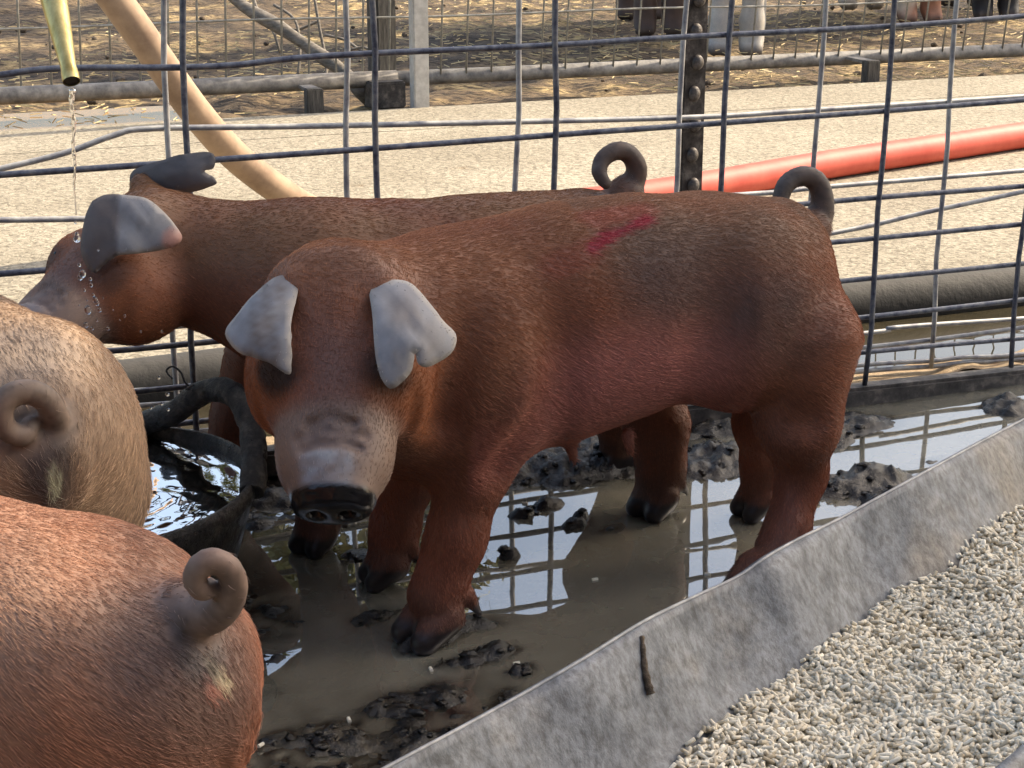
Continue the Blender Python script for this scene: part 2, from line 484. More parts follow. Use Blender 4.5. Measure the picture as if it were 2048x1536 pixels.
res = 0.0052
us = np.arange(-1.45, 1.25, res)
ws = np.arange(-1.95, 0.062, res)
U, W = np.meshgrid(us, ws)
XX = F0[0] + U * fd[0] + W * fnv[0]
YY = F0[1] + U * fd[1] + W * fnv[1]
HH = mud_height(XX, YY)
def grid_obj(name, X, Y, Z, mat):
    ny, nx = X.shape
    v = np.stack([X.ravel(), Y.ravel(), Z.ravel()], 1)
    i = np.arange(ny * nx).reshape(ny, nx)
    f = np.stack([i[:-1, :-1], i[:-1, 1:], i[1:, 1:], i[1:, :-1]], -1).reshape(-1, 4)
    me = bpy.data.meshes.new(name)
    me.vertices.add(len(v)); me.vertices.foreach_set('co', v.astype(np.float32).ravel())
    me.loops.add(f.size); me.loops.foreach_set('vertex_index', f.ravel().astype(np.int32))
    me.polygons.add(len(f)); me.polygons.foreach_set('loop_start', np.arange(0, f.size, 4, dtype=np.int32))
    me.polygons.foreach_set('use_smooth', np.ones(len(f), bool))
    me.update(calc_edges=True)
    me.materials.append(mat)
    o = bpy.data.objects.new(name, me)
    COL.objects.link(o)
    return o
def set_attr(o, name, vals):
    a = o.data.attributes.new(name, 'FLOAT', 'POINT')
    a.data.foreach_set('value', np.asarray(vals, np.float32).ravel())
mud = grid_obj('ground', XX, YY, HH, M['mud'])
set_attr(mud, 'silt', np.clip(fbm(XX * 5, YY * 5, 3, 77) * 1.6 + 0.15 + np.clip((1.55 - YY) * 1.2, -0.4, 0.4), 0, 1) * np.clip(1 - (HH + 0.002) / 0.012, 0, 1) * 0.9)
tag(mud, kind='structure')
st_ = 3
pw = grid_obj('puddle_water', XX[::st_, ::st_], YY[::st_, ::st_], np.zeros_like(XX[::st_, ::st_]), M['puddle'])
dep = -HH[::st_, ::st_]
set_attr(pw, 'depth', 1 - np.exp(-np.clip(dep + 0.0005, 0, 1) / 0.0085))
tag(pw, kind='structure')
# loose clods of muck along the shores, and pellets spilled out of the trough
cl2 = MB(); cnt_ = 0
GG = np.array([G(random.uniform(480, 2048), random.uniform(840, 1536)) for _ in range(9000)])
GH = mud_height(GG[:, 0], GG[:, 1])
for g_, hh in zip(GG, GH):
    u_, w_ = to_fence(g_[0], g_[1])
    if not (-1.4 < u_ < 1.2 and -1.9 < w_ < -0.03): continue
    if hh < -0.002 or random.random() > 0.5: continue
    r = random.uniform(0.002, 0.006) * (1.7 if random.random() < 0.1 else 1)
    b_ = len(cl2.v)
    cl2.ball((g_[0], g_[1], hh - r * 0.15), r * random.uniform(0.8, 2.2), r * random.uniform(0.8, 1.6), r * 0.62, 8, 6)
    for v in cl2.v[b_:]:
        v += Vector((random.uniform(-1, 1), random.uniform(-1, 1), random.uniform(-1, 1))) * r * 0.42
    cnt_ += 1
    if cnt_ > 320: break
clo = cl2.build('muck_clods', M['mud']); set_attr(clo, 'silt', np.zeros(len(clo.data.vertices)))
tag(clo, 'small dark clods of wet muck along the puddle shores', 'mud', kind='stuff')
sp_ = MB()
for px_, py_ in ((698, 1441), (522, 1497), (862, 1340), (1033, 1328), (1190, 1160), (1415, 1150), (1050, 1008)):
    g_ = G(px_, py_); a_ = random.uniform(0, 3.1); hz = max(0.001, float(mud_height(np.array([g_[0]]), np.array([g_[1]]))[0]) + 0.002)
    d_ = Vector((math.cos(a_), math.sin(a_), 0)) * 0.004
    sp_.tube([Vector((g_[0], g_[1], hz)) - d_, Vector((g_[0], g_[1], hz)) + d_], 0.0022, 7)
spo = sp_.build('spilled_pellets', M['pellet'], smooth=False); set_attr(spo, 'tint', np.full(len(spo.data.vertices), 0.9))
tag(spo, 'few pale pellets spilled on the wet pen floor', 'feed', kind='stuff')

# strip beyond the fence: sand, gutter water, then the raised concrete alley
us2 = np.arange(-2.6, 3.2, 0.02); ws2 = np.arange(0.05, 0.66, 0.012)
U2, W2 = np.meshgrid(us2, ws2)
H2 = 0.010 + 0.014 * fbm(U2 * 14, W2 * 14, 4, 40) - np.clip((W2 - 0.155 - 0.04 * fbm(U2 * 2.5, W2 * 0 + 3, 3, 44)) * 0.55, -0.006, 0.06)
X2 = F0[0] + U2 * fd[0] + W2 * fnv[0]; Y2 = F0[1] + U2 * fd[1] + W2 * fnv[1]
gut = tag(grid_obj('gutter_ground', X2, Y2, H2, M['sand']), kind='structure')
gw_ = grid_obj('gutter_water', X2, Y2, np.full_like(X2, -0.004), M['gutter_water'])
set_attr(gw_, 'depth', 1 - np.exp(-np.clip(-0.004 - H2, 0, 1) / 0.01)); tag(gw_, kind='structure')

def strip(name, u0, u1, w0, w1, z, mat, du=0.5, dw=0.5, zf=None):
    uu = np.linspace(u0, u1, max(2, int((u1 - u0) / du) + 1)); wwv = np.linspace(w0, w1, max(2, int((w1 - w0) / dw) + 1))
    U_, W_ = np.meshgrid(uu, wwv)
    X_ = F0[0] + U_ * fd[0] + W_ * fnv[0]; Y_ = F0[1] + U_ * fd[1] + W_ * fnv[1]
    Z_ = np.full_like(X_, z) if zf is None else z + zf(U_, W_)
    return grid_obj(name, X_, Y_, Z_, mat)
AL_Z, AL_W0, AL_W1 = 0.03, 0.56, 3.53
alley = MB()
for (a, b) in ((AL_W0, 3.035), (3.043, AL_W1)):
    c = fl(1.75, (a + b) / 2, AL_Z - 0.06)
    alley.box(c, (14.5, b - a, 0.12), FA)
alley = tag(alley.build('alley_path', M['concrete'], smooth=False), kind='structure')
far = strip('pen_ground', -7, 14, AL_W1 - 0.02, 14.0, -0.012, M['earth'], 0.05, 0.05,
            lambda u, w: 0.035 * fbm(u * 1.5, w * 1.5, 4, 61) + 0.03 * fbm(u * 7, w * 7, 3, 66))
tag(far, kind='structure')
field = mesh_obj('field', [(-600, -600, -0.11), (600, -600, -0.11), (600, 900, -0.11), (-600, 900, -0.11)], [(0, 1, 2, 3)], M['field'], smooth=False)
tag(field, kind='structure')
# brown water standing along the far edge of the alley at the left
bwat = strip('alley_side_water', -5.0, 0.12, AL_W1 + 0.003, AL_W1 + 0.42, 0.026, M['brown_water'], 0.1, 0.05)
set_attr(bwat, 'depth', np.full(len(bwat.data.vertices), 0.95)); tag(bwat, kind='structure')

# pen roof, plus unseen strips added to shade parts of the far pen
def roof(name, u0, u1, w0, w1, z, holes=()):
    mb = MB()
    wave = 0.018
    n = int((w1 - w0) / 0.045)
    wsr = np.linspace(w0, w1, n)
    cuts = sorted([u0, u1] + [c for h in holes for c in (h[0], h[1])])
    for a, b in zip(cuts[:-1], cuts[1:]):
        for i in range(n - 1):
            wm = (wsr[i] + wsr[i + 1]) / 2
            if any(h[0] <= a and b <= h[1] and h[2] <= wm <= h[3] for h in holes):
                continue
            z0, z1 = z + (wave if i % 2 else 0), z + (wave if (i + 1) % 2 else 0)
            k = len(mb.v)
            mb.v += [fl(a, wsr[i], z0), fl(b, wsr[i], z0), fl(b, wsr[i + 1], z1), fl(a, wsr[i + 1], z1)]
            mb.f.append([k, k + 1, k + 2, k + 3])
    return mb.build(name, M['roof'], smooth=False)
ROOF_Z = 4.2
def roof_hit(p):
    p = np.array(p, float)
    t = (ROOF_Z - p[2]) / sdir.z
    q = p + np.array(sdir) * t
    return to_fence(q[0], q[1])
holes = []  # holes added so that sun spots land on the two left pigs
for p, hw in (((-0.380, 1.178, 0.448), 0.085), ((-0.497, 1.688, 0.476), 0.085)):
    hu, hwv = roof_hit(p)
    holes.append((hu - 0.10, hu + 0.10, hwv - hw, hwv + hw))
pen_roof = empty('shed_roof')
tag(pen_roof, 'corrugated grey sheet roof over the pig pen, out of the picture above', 'roof')
RW0, RW1 = -1.05, 0.435
for a, b, hs in ((-2.8, 7.5, holes), (7.5, 11.0, [])):
    r = roof('roof_sheet', a, b, RW0, RW1, ROOF_Z, hs)
    r.parent = pen_roof
for u, w in ((-2.6, -1.0), (6.0, -1.0), (-2.6, 0.20), (8.0, 0.20)):
    MB().box(fl(u, w, ROOF_Z / 2 - 0.05), (0.09, 0.09, ROOF_Z), FA).build('post', M['post_dark'], pen_roof, smooth=False)
M['barn'] = simple('dark_barn_boards', (0.035, 0.028, 0.022), (0.09, 0.075, 0.058), 9, 0.85, 0, 0.4, 0.004, stretch=(3, 3, 0.4))
M['barn_floor'] = simple('dark_trodden_floor', (0.04, 0.034, 0.027), (0.09, 0.078, 0.06), 6, 0.9, 0, 0.5, 0.01)
light_blocker = empty('barn_wall', tuple(fl(0, -3.7, 0)))  # wall added unseen behind the camera to block low fill light
tag(light_blocker, 'dark boarded barn wall behind the viewer, out of the picture', 'wall')
for i in range(46):
    MB().box(fl(-4.5 + i * 0.2, -3.7 + 0.006 * (i % 2), 1.3) - fl(0, -3.7, 0), (0.192, 0.03, 2.9), FA).build('board', M['barn'], light_blocker, smooth=False)
bf = MB().box(fl(0.0, -2.8, -0.06), (9.4, 1.68, 0.06), FA).build('barn_floor', M['barn_floor'], smooth=False)  # dark floor added behind the camera to cut bounce light
tag(bf, kind='structure')
shade_caster = empty('shade_roof')  # strips added out of view only to cast shade bands
tag(shade_caster, 'slatted shade roof over the pen across the alley, above the picture', 'roof')
for u0, u1, w0, w1, rz_ in ((-4, 2.9, 4.75, 6.15, 5.2), (2.2, 9, 5.95, 6.6, 5.2), (-4, 0.8, 6.95, 9, 9.0), (1.0, 2.6, 6.4, 7.0, 9.0)):
    r = roof('roof_sheet', u0 + 1.067 * rz_, u1 + 1.067 * rz_, w0 + 0.103 * rz_, w1 + 0.103 * rz_, rz_)
    r.parent = shade_caster
for u, w in ((-4.5, 6.0), (13.0, 6.0), (-4.5, 9.2), (14.4, 9.2)):
    MB().box(fl(u, w, 4.5), (0.12, 0.12, 9.1), FA).build('post', M['post_dark'], shade_caster, smooth=False)

# ------------------------------------------------------------------ near fence: welded panel on a dark bottom rail
def wire_part(pts, r, parent, mat='wire', n=8):
    return MB().tube(pts, r, n).build('wire', M[mat], parent)
def fence_uz(px, py, w):
    d = ray(px, py)
    o = np.array((0, 0, CAM_H))
    t = ((F0 + fnv * w - o) @ fnv) / (d @ fnv)
    q = o + d * t
    return (q - F0) @ fd, q[2]
near = empty('wire_panel', tuple(F0))
tag(near, 'dark welded wire hog panel standing on the black bottom rail', 'fence panel')
def add_wires(root, w, verts_px, horiz_px, r, zlow, ztop, mat='wire'):
    inv = -Vector(root.location)
    for (xa, ya, xb, yb) in verts_px:
        ua, za = fence_uz(xa, ya, w); ub, zb = fence_uz(xb, yb, w)
        s = (ub - ua) / (zb - za)
        pts = []
        for k in range(9):
            z = zlow + (ztop - zlow) * k / 8
            pts.append(Vector(fl(ua + s * (z - za) + 0.0025 * math.sin(k * 1.7 + ua * 9), w + 0.002 * math.sin(k * 2.1 + ua * 5), z)) + inv)
        wire_part(pts, r, root, mat)
    for line in horiz_px:
        pts = []
        for (px, py) in line:
            u, z = fence_uz(px, py, w + 0.009)
            pts.append(Vector(fl(u, w + 0.009, z)) + inv)
        u0, z0 = fence_uz(*line[0], w); u1, z1 = fence_uz(*line[1], w)
        un, zn = fence_uz(*line[-1], w); um, zm = fence_uz(*line[-2], w)
        sl0, sl1 = (z1 - z0) / (u1 - u0), (zn - zm) / (un - um)
        first = [Vector(fl(u0 - q, w + 0.009, z0 - min(q, 0.3) * sl0)) + inv for q in (0.9, 0.25, 0.08)]
        last = [Vector(fl(un + q, w + 0.009, zn + min(q, 0.3) * sl1)) + inv for q in (0.08, 0.25, 0.9)]
        wire_part(spline(first + pts + last, 5), r, root, mat)
NV = [(-32, 0, -12, 500), (365, 0, 374, 300), (743, 0, 757, 390), (1113, 0, 1108, 360), (1463, 0, 1441, 380), (1790, 0, 1732, 760), (2072, 200, 2020, 720), (2330, 200, 2262, 700), (2560, 200, 2480, 700)]
NH = [[(0, 150), (120, 137), (430, 133), (650, 112), (1115, 90), (1348, 75), (1790, 52), (2048, 32)],
      [(0, 350), (650, 304), (1110, 270), (1348, 253), (1770, 222), (2048, 200)],
      [(0, 548), (600, 497), (1250, 443), (1662, 403), (2048, 372)],
      [(0, 640), (800, 566), (1673, 484), (2048, 448)],
      [(0, 722), (191, 703), (314, 694), (1000, 627), (1717, 559), (2048, 527)],
      [(0, 812), (253, 785), (900, 720), (1724, 635), (2048, 599)],
      [(0, 886), (800, 800), (1714, 706), (2048, 676)]]
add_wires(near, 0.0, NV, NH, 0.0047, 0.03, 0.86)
inv = -Vector(near.location)
for z in (0.79, 0.855):
    pts = [Vector(fl(u, 0.009, z + 0.004 * math.sin(u * 5))) + inv for u in np.linspace(-2.2, 2.4, 14)]
    wire_part(pts, 0.0047, near)
rail = MB().box((0, 0, 0), (5.4, 0.04, 0.042), rot=Matrix.Rotation(FA, 3, 'Z') @ Matrix.Rotation(0.019, 3, 'Y'), bevel=0.006)
rail = rail.build('bottom_rail', M['rail'], loc=tuple(fl(0.1, 0.003, 0.0195)), smooth=False)
tag(rail, 'black muddy square bottom rail running along the pen fence', 'rail')

second = empty('sunlit_wire_panel', tuple(fl(0, 0.075, 0)))
tag(second, 'second welded wire panel catching the sun just behind the dark one', 'fence panel')
SV = [(-40, 0, -22, 500), (327, 0, 337, 310), (690, 0, 696, 390), (1041, 0, 1031, 360), (1372, 0, 1352, 380), (1652, 0, 1628, 330), (1914, 0, 1861, 720), (2152, 200, 2100, 720), (2380, 200, 2320, 700)]
SH = [[(0, 338), (130, 306), (230, 270), (310, 257), (650, 252), (1348, 236), (1600, 222), (2048, 193)],
      [(0, 440), (160, 438), (700, 430), (1471, 390), (1650, 374), (2048, 341)],
      [(1100, 560), (1656, 468), (1850, 425), (2048, 383)],
      [(300, 780), (1000, 735), (1717, 668), (1792, 655), (2048, 637)],
      [(300, 810), (1100, 752), (1710, 697), (2048, 655)],
      [(300, 850), (1100, 790), (1700, 732), (1860, 722)],
      [(300, 870), (1100, 806), (1700, 745), (1862, 733)]]
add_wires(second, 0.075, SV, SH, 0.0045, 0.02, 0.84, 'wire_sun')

# studded steel post behind the panels
tp = empty('studded_post', tuple(fl(*[fence_uz(1384, 300, 0.14)[0], 0.14])))
tag(tp, 'dark worn steel fence post with a column of studs behind the wire', 'fence post')
MB().box((0, 0, 0.55), (0.042, 0.006, 1.3), FA + 0.03, bevel=0.002).build('flange', M['tpost'], tp, smooth=False)
MB().box(tuple(fnv * 0.021 + np.array((0, 0, 0.548))), (0.006, 0.036, 1.29), FA + 0.03).build('stem', M['tpost'], tp, smooth=False)
stud_me = None
for k in range(23):
    z = 0.02 + k * 0.052
    if stud_me is None:
        bmx = bmesh.new()
        bmesh.ops.create_uvsphere(bmx, u_segments=10, v_segments=8, radius=1.0)
        for v in bmx.verts:
            v.co = Vector((v.co.x * 0.011, v.co.y * 0.008, v.co.z * 0.013))
        stud_me = bpy.data.meshes.new('stud'); bmx.to_mesh(stud_me); bmx.free()
        stud_me.materials.append(M['tpost'])
        stud_me.polygons.foreach_set('use_smooth', [True] * len(stud_me.polygons))
    so = bpy.data.objects.new('stud', stud_me); COL.objects.link(so); so.parent = tp
    so.location = Vector(-fnv * 0.006) + Vector((0.002 * math.sin(k * 3), 0, z)); so.rotation_euler = (0, 0, FA)

# mud-caked pipe along the near edge of the alley, lit top and shaded side painted
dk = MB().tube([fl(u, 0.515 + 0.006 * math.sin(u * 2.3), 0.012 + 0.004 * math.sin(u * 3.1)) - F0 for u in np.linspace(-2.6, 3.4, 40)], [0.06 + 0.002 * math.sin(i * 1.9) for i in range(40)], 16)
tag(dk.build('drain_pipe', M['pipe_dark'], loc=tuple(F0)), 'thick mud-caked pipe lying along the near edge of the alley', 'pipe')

# ------------------------------------------------------------------ hoses
red_pts = [G(x, y, AL_Z + 0.042) for x, y in ((900, 428), (1100, 415), (1290, 392), (1450, 366), (1650, 330), (1850, 300), (2048, 270), (2300, 235), (2700, 190))]
rp0 = np.array(red_pts[2])
tag(MB().tube([p - rp0 for p in spline(red_pts, 6)], 0.041, 18).build('red_hose', M['hose_red'], loc=tuple(rp0)), 'thick red rubber hose lying across the concrete alley', 'hose')
def on_w(px, py, w):
    u, z = fence_uz(px, py, w)
    return fl(u, w, z)
tan_pts = [on_w(120, -190, 1.45), on_w(165, -90, 1.45), on_w(235, 5, 1.46), on_w(310, 110, 1.48), on_w(390, 222, 1.52), on_w(470, 312, 1.58), on_w(560, 382, 1.66), on_w(640, 428, 1.74), G(760, 470, AL_Z + 0.037), G(930, 500, AL_Z + 0.037), G(1100, 520, AL_Z + 0.037)]
tan_pts = [tan_pts[0] + np.array((-0.05, 0.02, 0.35)), tan_pts[0] + np.array((-0.02, 0, 0.15))] + tan_pts
tp0 = np.array(tan_pts[8])
tag(MB().tube([p - tp0 for p in spline(tan_pts, 7)], 0.037, 18).build('tan_hose', M['hose_tan'], loc=tuple(tp0)), 'tan canvas hose sloping down across the wire panels behind the drinking pig', 'hose')
hp = tan_pts[0]
hk = MB().box((hp[0] - 0.62, hp[1] + 0.05, 0.7), (0.06, 0.06, 1.5), FA)
hk.box((hp[0] - 0.30, hp[1] + 0.05, 1.40), (0.66, 0.05, 0.05), 0.0)
tag(hk.build('hose_stand_post', M['post_dark'], smooth=False), 'wooden post outside the picture that the tan hose hangs from', 'post')

# brass spout above the rubber pan, with its falling water
NY = 2.06
b0, b1 = P(143, 163, NY), P(103, -25, NY + 0.085)
dirv = (b1 - b0) / np.linalg.norm(b1 - b0)
sp_pts = [b0 + dirv * t for t in (0, 0.006, 0.012, 0.02, 0.06, 0.12)]
spout = empty('brass_spout', tuple(b0))
tag(spout, 'tapered brass spout hanging at the upper left with water running out', 'spout')
up = np.array((0, 0, 1.0))
top = b0 + dirv * 0.16
mbp = MB().tube([p - b0 for p in sp_pts] + [top - b0], [0.0105, 0.0108, 0.0105, 0.0095, 0.0125, 0.0165, 0.019], 18, cap=False)
barrel = mbp.build('barrel', M['brass'], spout)
MB().tube([np.zeros(3) + dirv * 0.001, dirv * 0.05], [0.0092, 0.0092], 16).build('bore', M['inner_dark'], barrel)
sup = [top - b0, top - b0 + dirv * 0.06, top - b0 + dirv * 0.1 + np.array((0, 0, .05)), top - b0 + dirv * 0.12 + np.array((0, 0, .3)), np.array((top - b0)[:2].tolist() + [ROOF_Z - b0[2]])]
MB().tube(spline(sup, 6), 0.015, 12).build('supply_hose', M['rubber'], spout)

water = MB()
sx, sz = b0[0], b0[2]
st_px = [(145, 178, 11), (143, 210, 9), (148, 250, 7), (146, 290, 7), (150, 330, 5.5), (148, 370, 4), (150, 400, 3), (152, 430, 2.2)]
pts = [P(px, py, NY) for px, py, _ in st_px]
pp = spline(pts, 6)
rr_ = np.interp(np.linspace(0, len(st_px) - 1, len(pp)), range(len(st_px)), [w / 2 / FPX * 2.15 for *_, w in st_px])
rr_ = [r * (1 + 0.28 * math.sin(i * 1.9) + 0.15 * math.sin(i * 0.7)) for i, r in enumerate(rr_)]
water.tube(pp, rr_, 8)
for px, py, r in ((152, 445, 3), (155, 478, 8), (152, 470, 5), (160, 530, 4), (163, 548, 8), (160, 555, 6), (182, 558, 4), (183, 570, 4), (186, 590, 4.5), (190, 600, 6), (193, 606, 5), (174, 620, 8), (171, 650, 6), (186, 657, 4), (197, 620, 5), (195, 640, 3), (217, 657, 4), (250, 632, 3), (280, 663, 2.5), (325, 663, 2.5), (175, 600, 2.5), (207, 596, 2), (170, 580, 3), (195, 500, 2.5), (182, 676, 4), (186, 690, 4), (158, 610, 2), (316, 756, 4), (333, 789, 5), (322, 808, 4), (336, 819, 4), (300, 816, 3), (226, 620, 2), (240, 640, 1.8)):
    c = P(px + random.uniform(-2, 2), py, NY + random.uniform(-0.012, 0.012))
    rad = r / FPX * 2.15
    water.ball(c, rad * 0.9, rad * 0.9, rad * random.uniform(0.9, 1.3), 8, 6)
wo = water.build('water_drops', M['drop'])
tag(wo, 'thin stream and drops of clear water falling from the brass spout', 'water', kind='stuff')

# ------------------------------------------------------------------ black rubber pan with loop handle
PANC = np.array((-0.575, 2.06, 0.0)); PR = 0.232; PH = 0.145
pan = empty('rubber_pan', tuple(PANC))
tag(pan, 'black rubber water pan caked in mud with a thick looped handle', 'pan')
prof = [(0.0, 0.012), (PR * 0.78, 0.012), (PR * 0.95, PH - 0.03), (PR * 0.985, PH), (PR * 1.0, PH + 0.006), (PR * 1.02, PH + 0.006), (PR * 1.035, PH - 0.002), (PR * 1.03, PH - 0.016), (PR * 1.01, PH - 0.022), (PR * 0.88, 0.02), (PR * 0.84, -0.012), (0.0, -0.012)]
tub = MB().lathe(prof, 56)
for i, v in enumerate(tub.v):
    a = math.atan2(v.y, v.x)
    v.x *= 1 + 0.018 * math.sin(3 * a + 1); v.y *= 1 + 0.015 * math.sin(2 * a); v.z += 0.005 * math.sin(2 * a + 0.6) * (v.z > 0.05)
tub.build('tub', M['rubber_mud'], pan)
def panp(px, py, Y):
    return P(px, py, Y) - PANC
hpts = [panp(262, 862, 2.285), panp(300, 842, 2.275), panp(350, 824, 2.26), panp(395, 791, 2.24), panp(436, 779, 2.215), panp(476, 797, 2.18), panp(500, 846, 2.145), panp(507, 900, 2.11), panp(508, 945, 2.08), panp(503, 985, 2.055)]
hs = spline(hpts, 8)
hr = [0.0172 * (1 + 0.03 * math.sin(i * 0.6) + 0.02 * math.sin(i * 2.7)) for i in range(len(hs))]
hm = MB().tube(hs, hr, 18)
for v in hm.v:
    q_ = np.array([v.x * 70]), np.array([v.y * 70 + v.z * 90])
    v += Vector((1, 1, 1)) * float(fbm(q_[0], q_[1], 3, 9)[0]) * 0.0014
hm.build('handle', M['rubber_mud'], pan)
n_r, n_a = 60, 120
wv, wf = [], []
for i in range(n_r + 1):
    for k in range(n_a):
        r_ = PR * 0.975 * i / n_r; a = 2 * math.pi * k / n_a
        x, y = r_ * math.cos(a), r_ * math.sin(a)
        d1 = math.hypot(x + 0.05, y - 0.02)
        wv.append((x, y, PH - 0.006 + 0.0006 * math.sin(d1 * 230 + 2 * math.sin(a * 3)) * math.exp(-d1 * 4) + 0.0003 * math.sin(x * 120 + 90 * y + 2 * math.sin(y * 60))))
for i in range(n_r):
    for k in range(n_a):
        wf.append((i * n_a + k, i * n_a + (k + 1) % n_a, (i + 1) * n_a + (k + 1) % n_a, (i + 1) * n_a + k))
pwo = mesh_obj('pan_water', wv, wf, M['pan_water'], pan)
set_attr(pwo, 'depth', np.full(len(wv), 0.97))
tw = [panp(345, 758, 2.26), panp(333, 742, 2.27), panp(345, 733, 2.27), panp(362, 745, 2.26), panp(370, 765, 2.25), panp(384, 775, 2.24), panp(372, 778, 2.225), panp(388, 770, 2.215)]
MB().tube(spline(tw, 6), 0.0015, 6).build('tie_wire', M['rail'], pan)

# ------------------------------------------------------------------ feed trough with pellets
LIPZ = 0.18
lip_px = [(560, 1668), (800, 1536), (930, 1466), (1050, 1400), (1170, 1330), (1290, 1255), (1390, 1205), (1480, 1163), (1540, 1122), (1600, 1088), (1680, 1048), (1750, 1010), (1850, 955), (1950, 900), (2048, 848), (2200, 770), (2400, 668)]
lip = [G(x, y, LIPZ + 0.006 * math.sin(i * 1.7)) for i, (x, y) in enumerate(lip_px)]
lip = spline(lip, 6)
ld = lip[-1] - lip[0]; ld[2] = 0; ld /= np.linalg.norm(ld)
ln = np.array((ld[1], -ld[0], 0.0))                       # across the trough towards the camera side
T0 = np.array(lip[0])
sect = [(-0.012, -0.010), (-0.010, 0.002), (0.0, 0.004), (0.006, -0.004), (0.03, -0.045), (0.06, -0.09), (0.095, -0.125), (0.14, -0.15), (0.20, -0.158), (0.26, -0.15), (0.305, -0.125), (0.335, -0.09), (0.36, -0.045), (0.385, -0.004), (0.392, 0.003), (0.402, 0.0), (0.404, -0.012)]
tv, tf = [], []
for i, p in enumerate(lip):
    for j, (a, z) in enumerate(sect):
        w_ = 0.004 * math.sin(i * 0.21 + j) * (1 if 2 < j < 14 else 0.2)
        tv.append(p + ln * (a + w_) + np.array((0, 0, z)) - T0)
# underside skin, 3 mm away
nsec = len(sect)
nb = len(tv)
for i, p in enumerate(lip):
    for j, (a, z) in enumerate(sect):
        a0, z0 = sect[max(j - 1, 0)]; a1, z1 = sect[min(j + 1, nsec - 1)]
        tx, tz = a1 - a0, z1 - z0
        l_ = math.hypot(tx, tz)
        w_ = 0.004 * math.sin(i * 0.21 + j) * (1 if 2 < j < 14 else 0.2)
        tv.append(p + ln * (a + w_ + tz / l_ * 0.003) + np.array((0, 0, z - tx / l_ * 0.003)) - T0)
for i in range(len(lip) - 1):
    for j in range(nsec - 1):
        a = i * nsec + j
        tf.append((a, a + 1, a + nsec + 1, a + nsec)); tf.append((nb + a, nb + a + nsec, nb + a + nsec + 1, nb + a + 1))
trough = empty('feed_trough', tuple(T0))
tag(trough, 'long dusty galvanised steel feed trough crossing the lower corner', 'trough')
tsheet = mesh_obj('trough_sheet', tv, tf, M['galv'], trough)
M['bright'] = simple('worn_bright_edge', (0.18, 0.19, 0.20), (0.36, 0.36, 0.36), 40, 0.5, 0.2)
MB().tube([p - T0 + np.array((0, 0, 0.004)) - ln * 0.004 for p in lip], 0.0021, 8).build('rolled_lip', M['bright'], tsheet)
for s_ in (0.12, 0.88):
    p = lip[int(s_ * (len(lip) - 1))] + ln * 0.2
    MB().box((p[0] - T0[0], p[1] - T0[1], 0.004 - T0[2]), (0.05, 0.30, 0.034), math.atan2(ld[1], ld[0])).build('foot', M['tpost'], trough, smooth=False)

# mound of pellets: height field across the trough, denser pellets in its skin
ulen = np.linalg.norm(lip[-1] - lip[0])
def lip_at(s):
    q = s * (len(lip) - 1); i = np.clip(np.floor(q).astype(int), 0, len(lip) - 2); f = (q - i)[..., None]
    A = np.array(lip)
    return A[i] * (1 - f) + A[i + 1] * f
def feed_h(s, a):
    rise = np.interp(s, [0, 0.2, 0.35, 0.6, 0.8, 1.0], [-0.118, -0.112, -0.094, -0.088, -0.082, -0.08])
    return rise + 0.010 * fbm(s * 14, a * 16, 3, 91) + 0.035 * np.clip((a - 0.16) / 0.2, 0, 1)
sb, ab = np.meshgrid(np.linspace(0, 1, 120), np.linspace(0.045, 0.37, 40))
base_p = lip_at(sb) + ln * ab[..., None]
fb = grid_obj('feed_bed', base_p[..., 0], base_p[..., 1], base_p[..., 2] + feed_h(sb, ab) - 0.006, M['dung'])
fb.data.materials[0] = M['pellet']
set_attr(fb, 'tint', np.zeros(len(fb.data.vertices)))
tag(fb, 'packed feed under the loose pellets in the trough', 'feed', kind='stuff')
NP_ = 24000
s_ = rng.uniform(0.06, 0.95, NP_); a_ = rng.uniform(0.045, 0.372, NP_)
ctr = lip_at(s_) + ln * a_[:, None]
ctr[:, 2] += feed_h(s_, a_) + rng.uniform(-0.005, 0.004, NP_)
# keep inside the metal
zin = np.interp(a_, [q[0] for q in sect], [q[1] for q in sect])
ok = (ctr[:, 2] - lip_at(s_)[:, 2]) > zin + 0.002
ctr = ctr[ok]; NP_ = len(ctr)
ang = rng.uniform(0, 2 * math.pi, NP_); tilt = rng.normal(0, 0.42, NP_)
ax = np.stack([np.cos(ang) * np.cos(tilt), np.sin(ang) * np.cos(tilt), np.sin(tilt)], 1)
hv = np.cross(ax, np.array((0, 0, 1.0))); hv /= np.linalg.norm(hv, axis=1)[:, None]
kv = np.cross(ax, hv)
ln_ = rng.uniform(0.0032, 0.0066, NP_); rad = rng.uniform(0.0020, 0.0025, NP_)
nn = 6
ringv = []
for e, rs in ((-1, 0.75), (-0.86, 1), (0.86, 1), (1, 0.75)):
    for k in range(nn):
        a = 2 * math.pi * k / nn
        ringv.append(ctr + ax * (ln_ * e)[:, None] + (hv * math.cos(a) + kv * math.sin(a)) * (rad * rs)[:, None])
V = np.stack(ringv, 1)                                     # NP,24,3
quads = []
for r_ in range(3):
    for k in range(nn):
        quads.append((r_ * nn + k, r_ * nn + (k + 1) % nn, (r_ + 1) * nn + (k + 1) % nn, (r_ + 1) * nn + k))
for b_, rev in ((0, True), (18, False)):
    h6 = [b_ + k for k in range(6)]
    for q in ((h6[0], h6[1], h6[2], h6[3]), (h6[0], h6[3], h6[4], h6[5])):
        quads.append(q[::-1] if rev else q)
quads = np.array(quads)
F = (quads[None] + (np.arange(NP_) * 24)[:, None, None]).reshape(-1, 4)
me = bpy.data.meshes.new('feed_pellets')
me.vertices.add(NP_ * 24); me.vertices.foreach_set('co', V.reshape(-1).astype(np.float32))
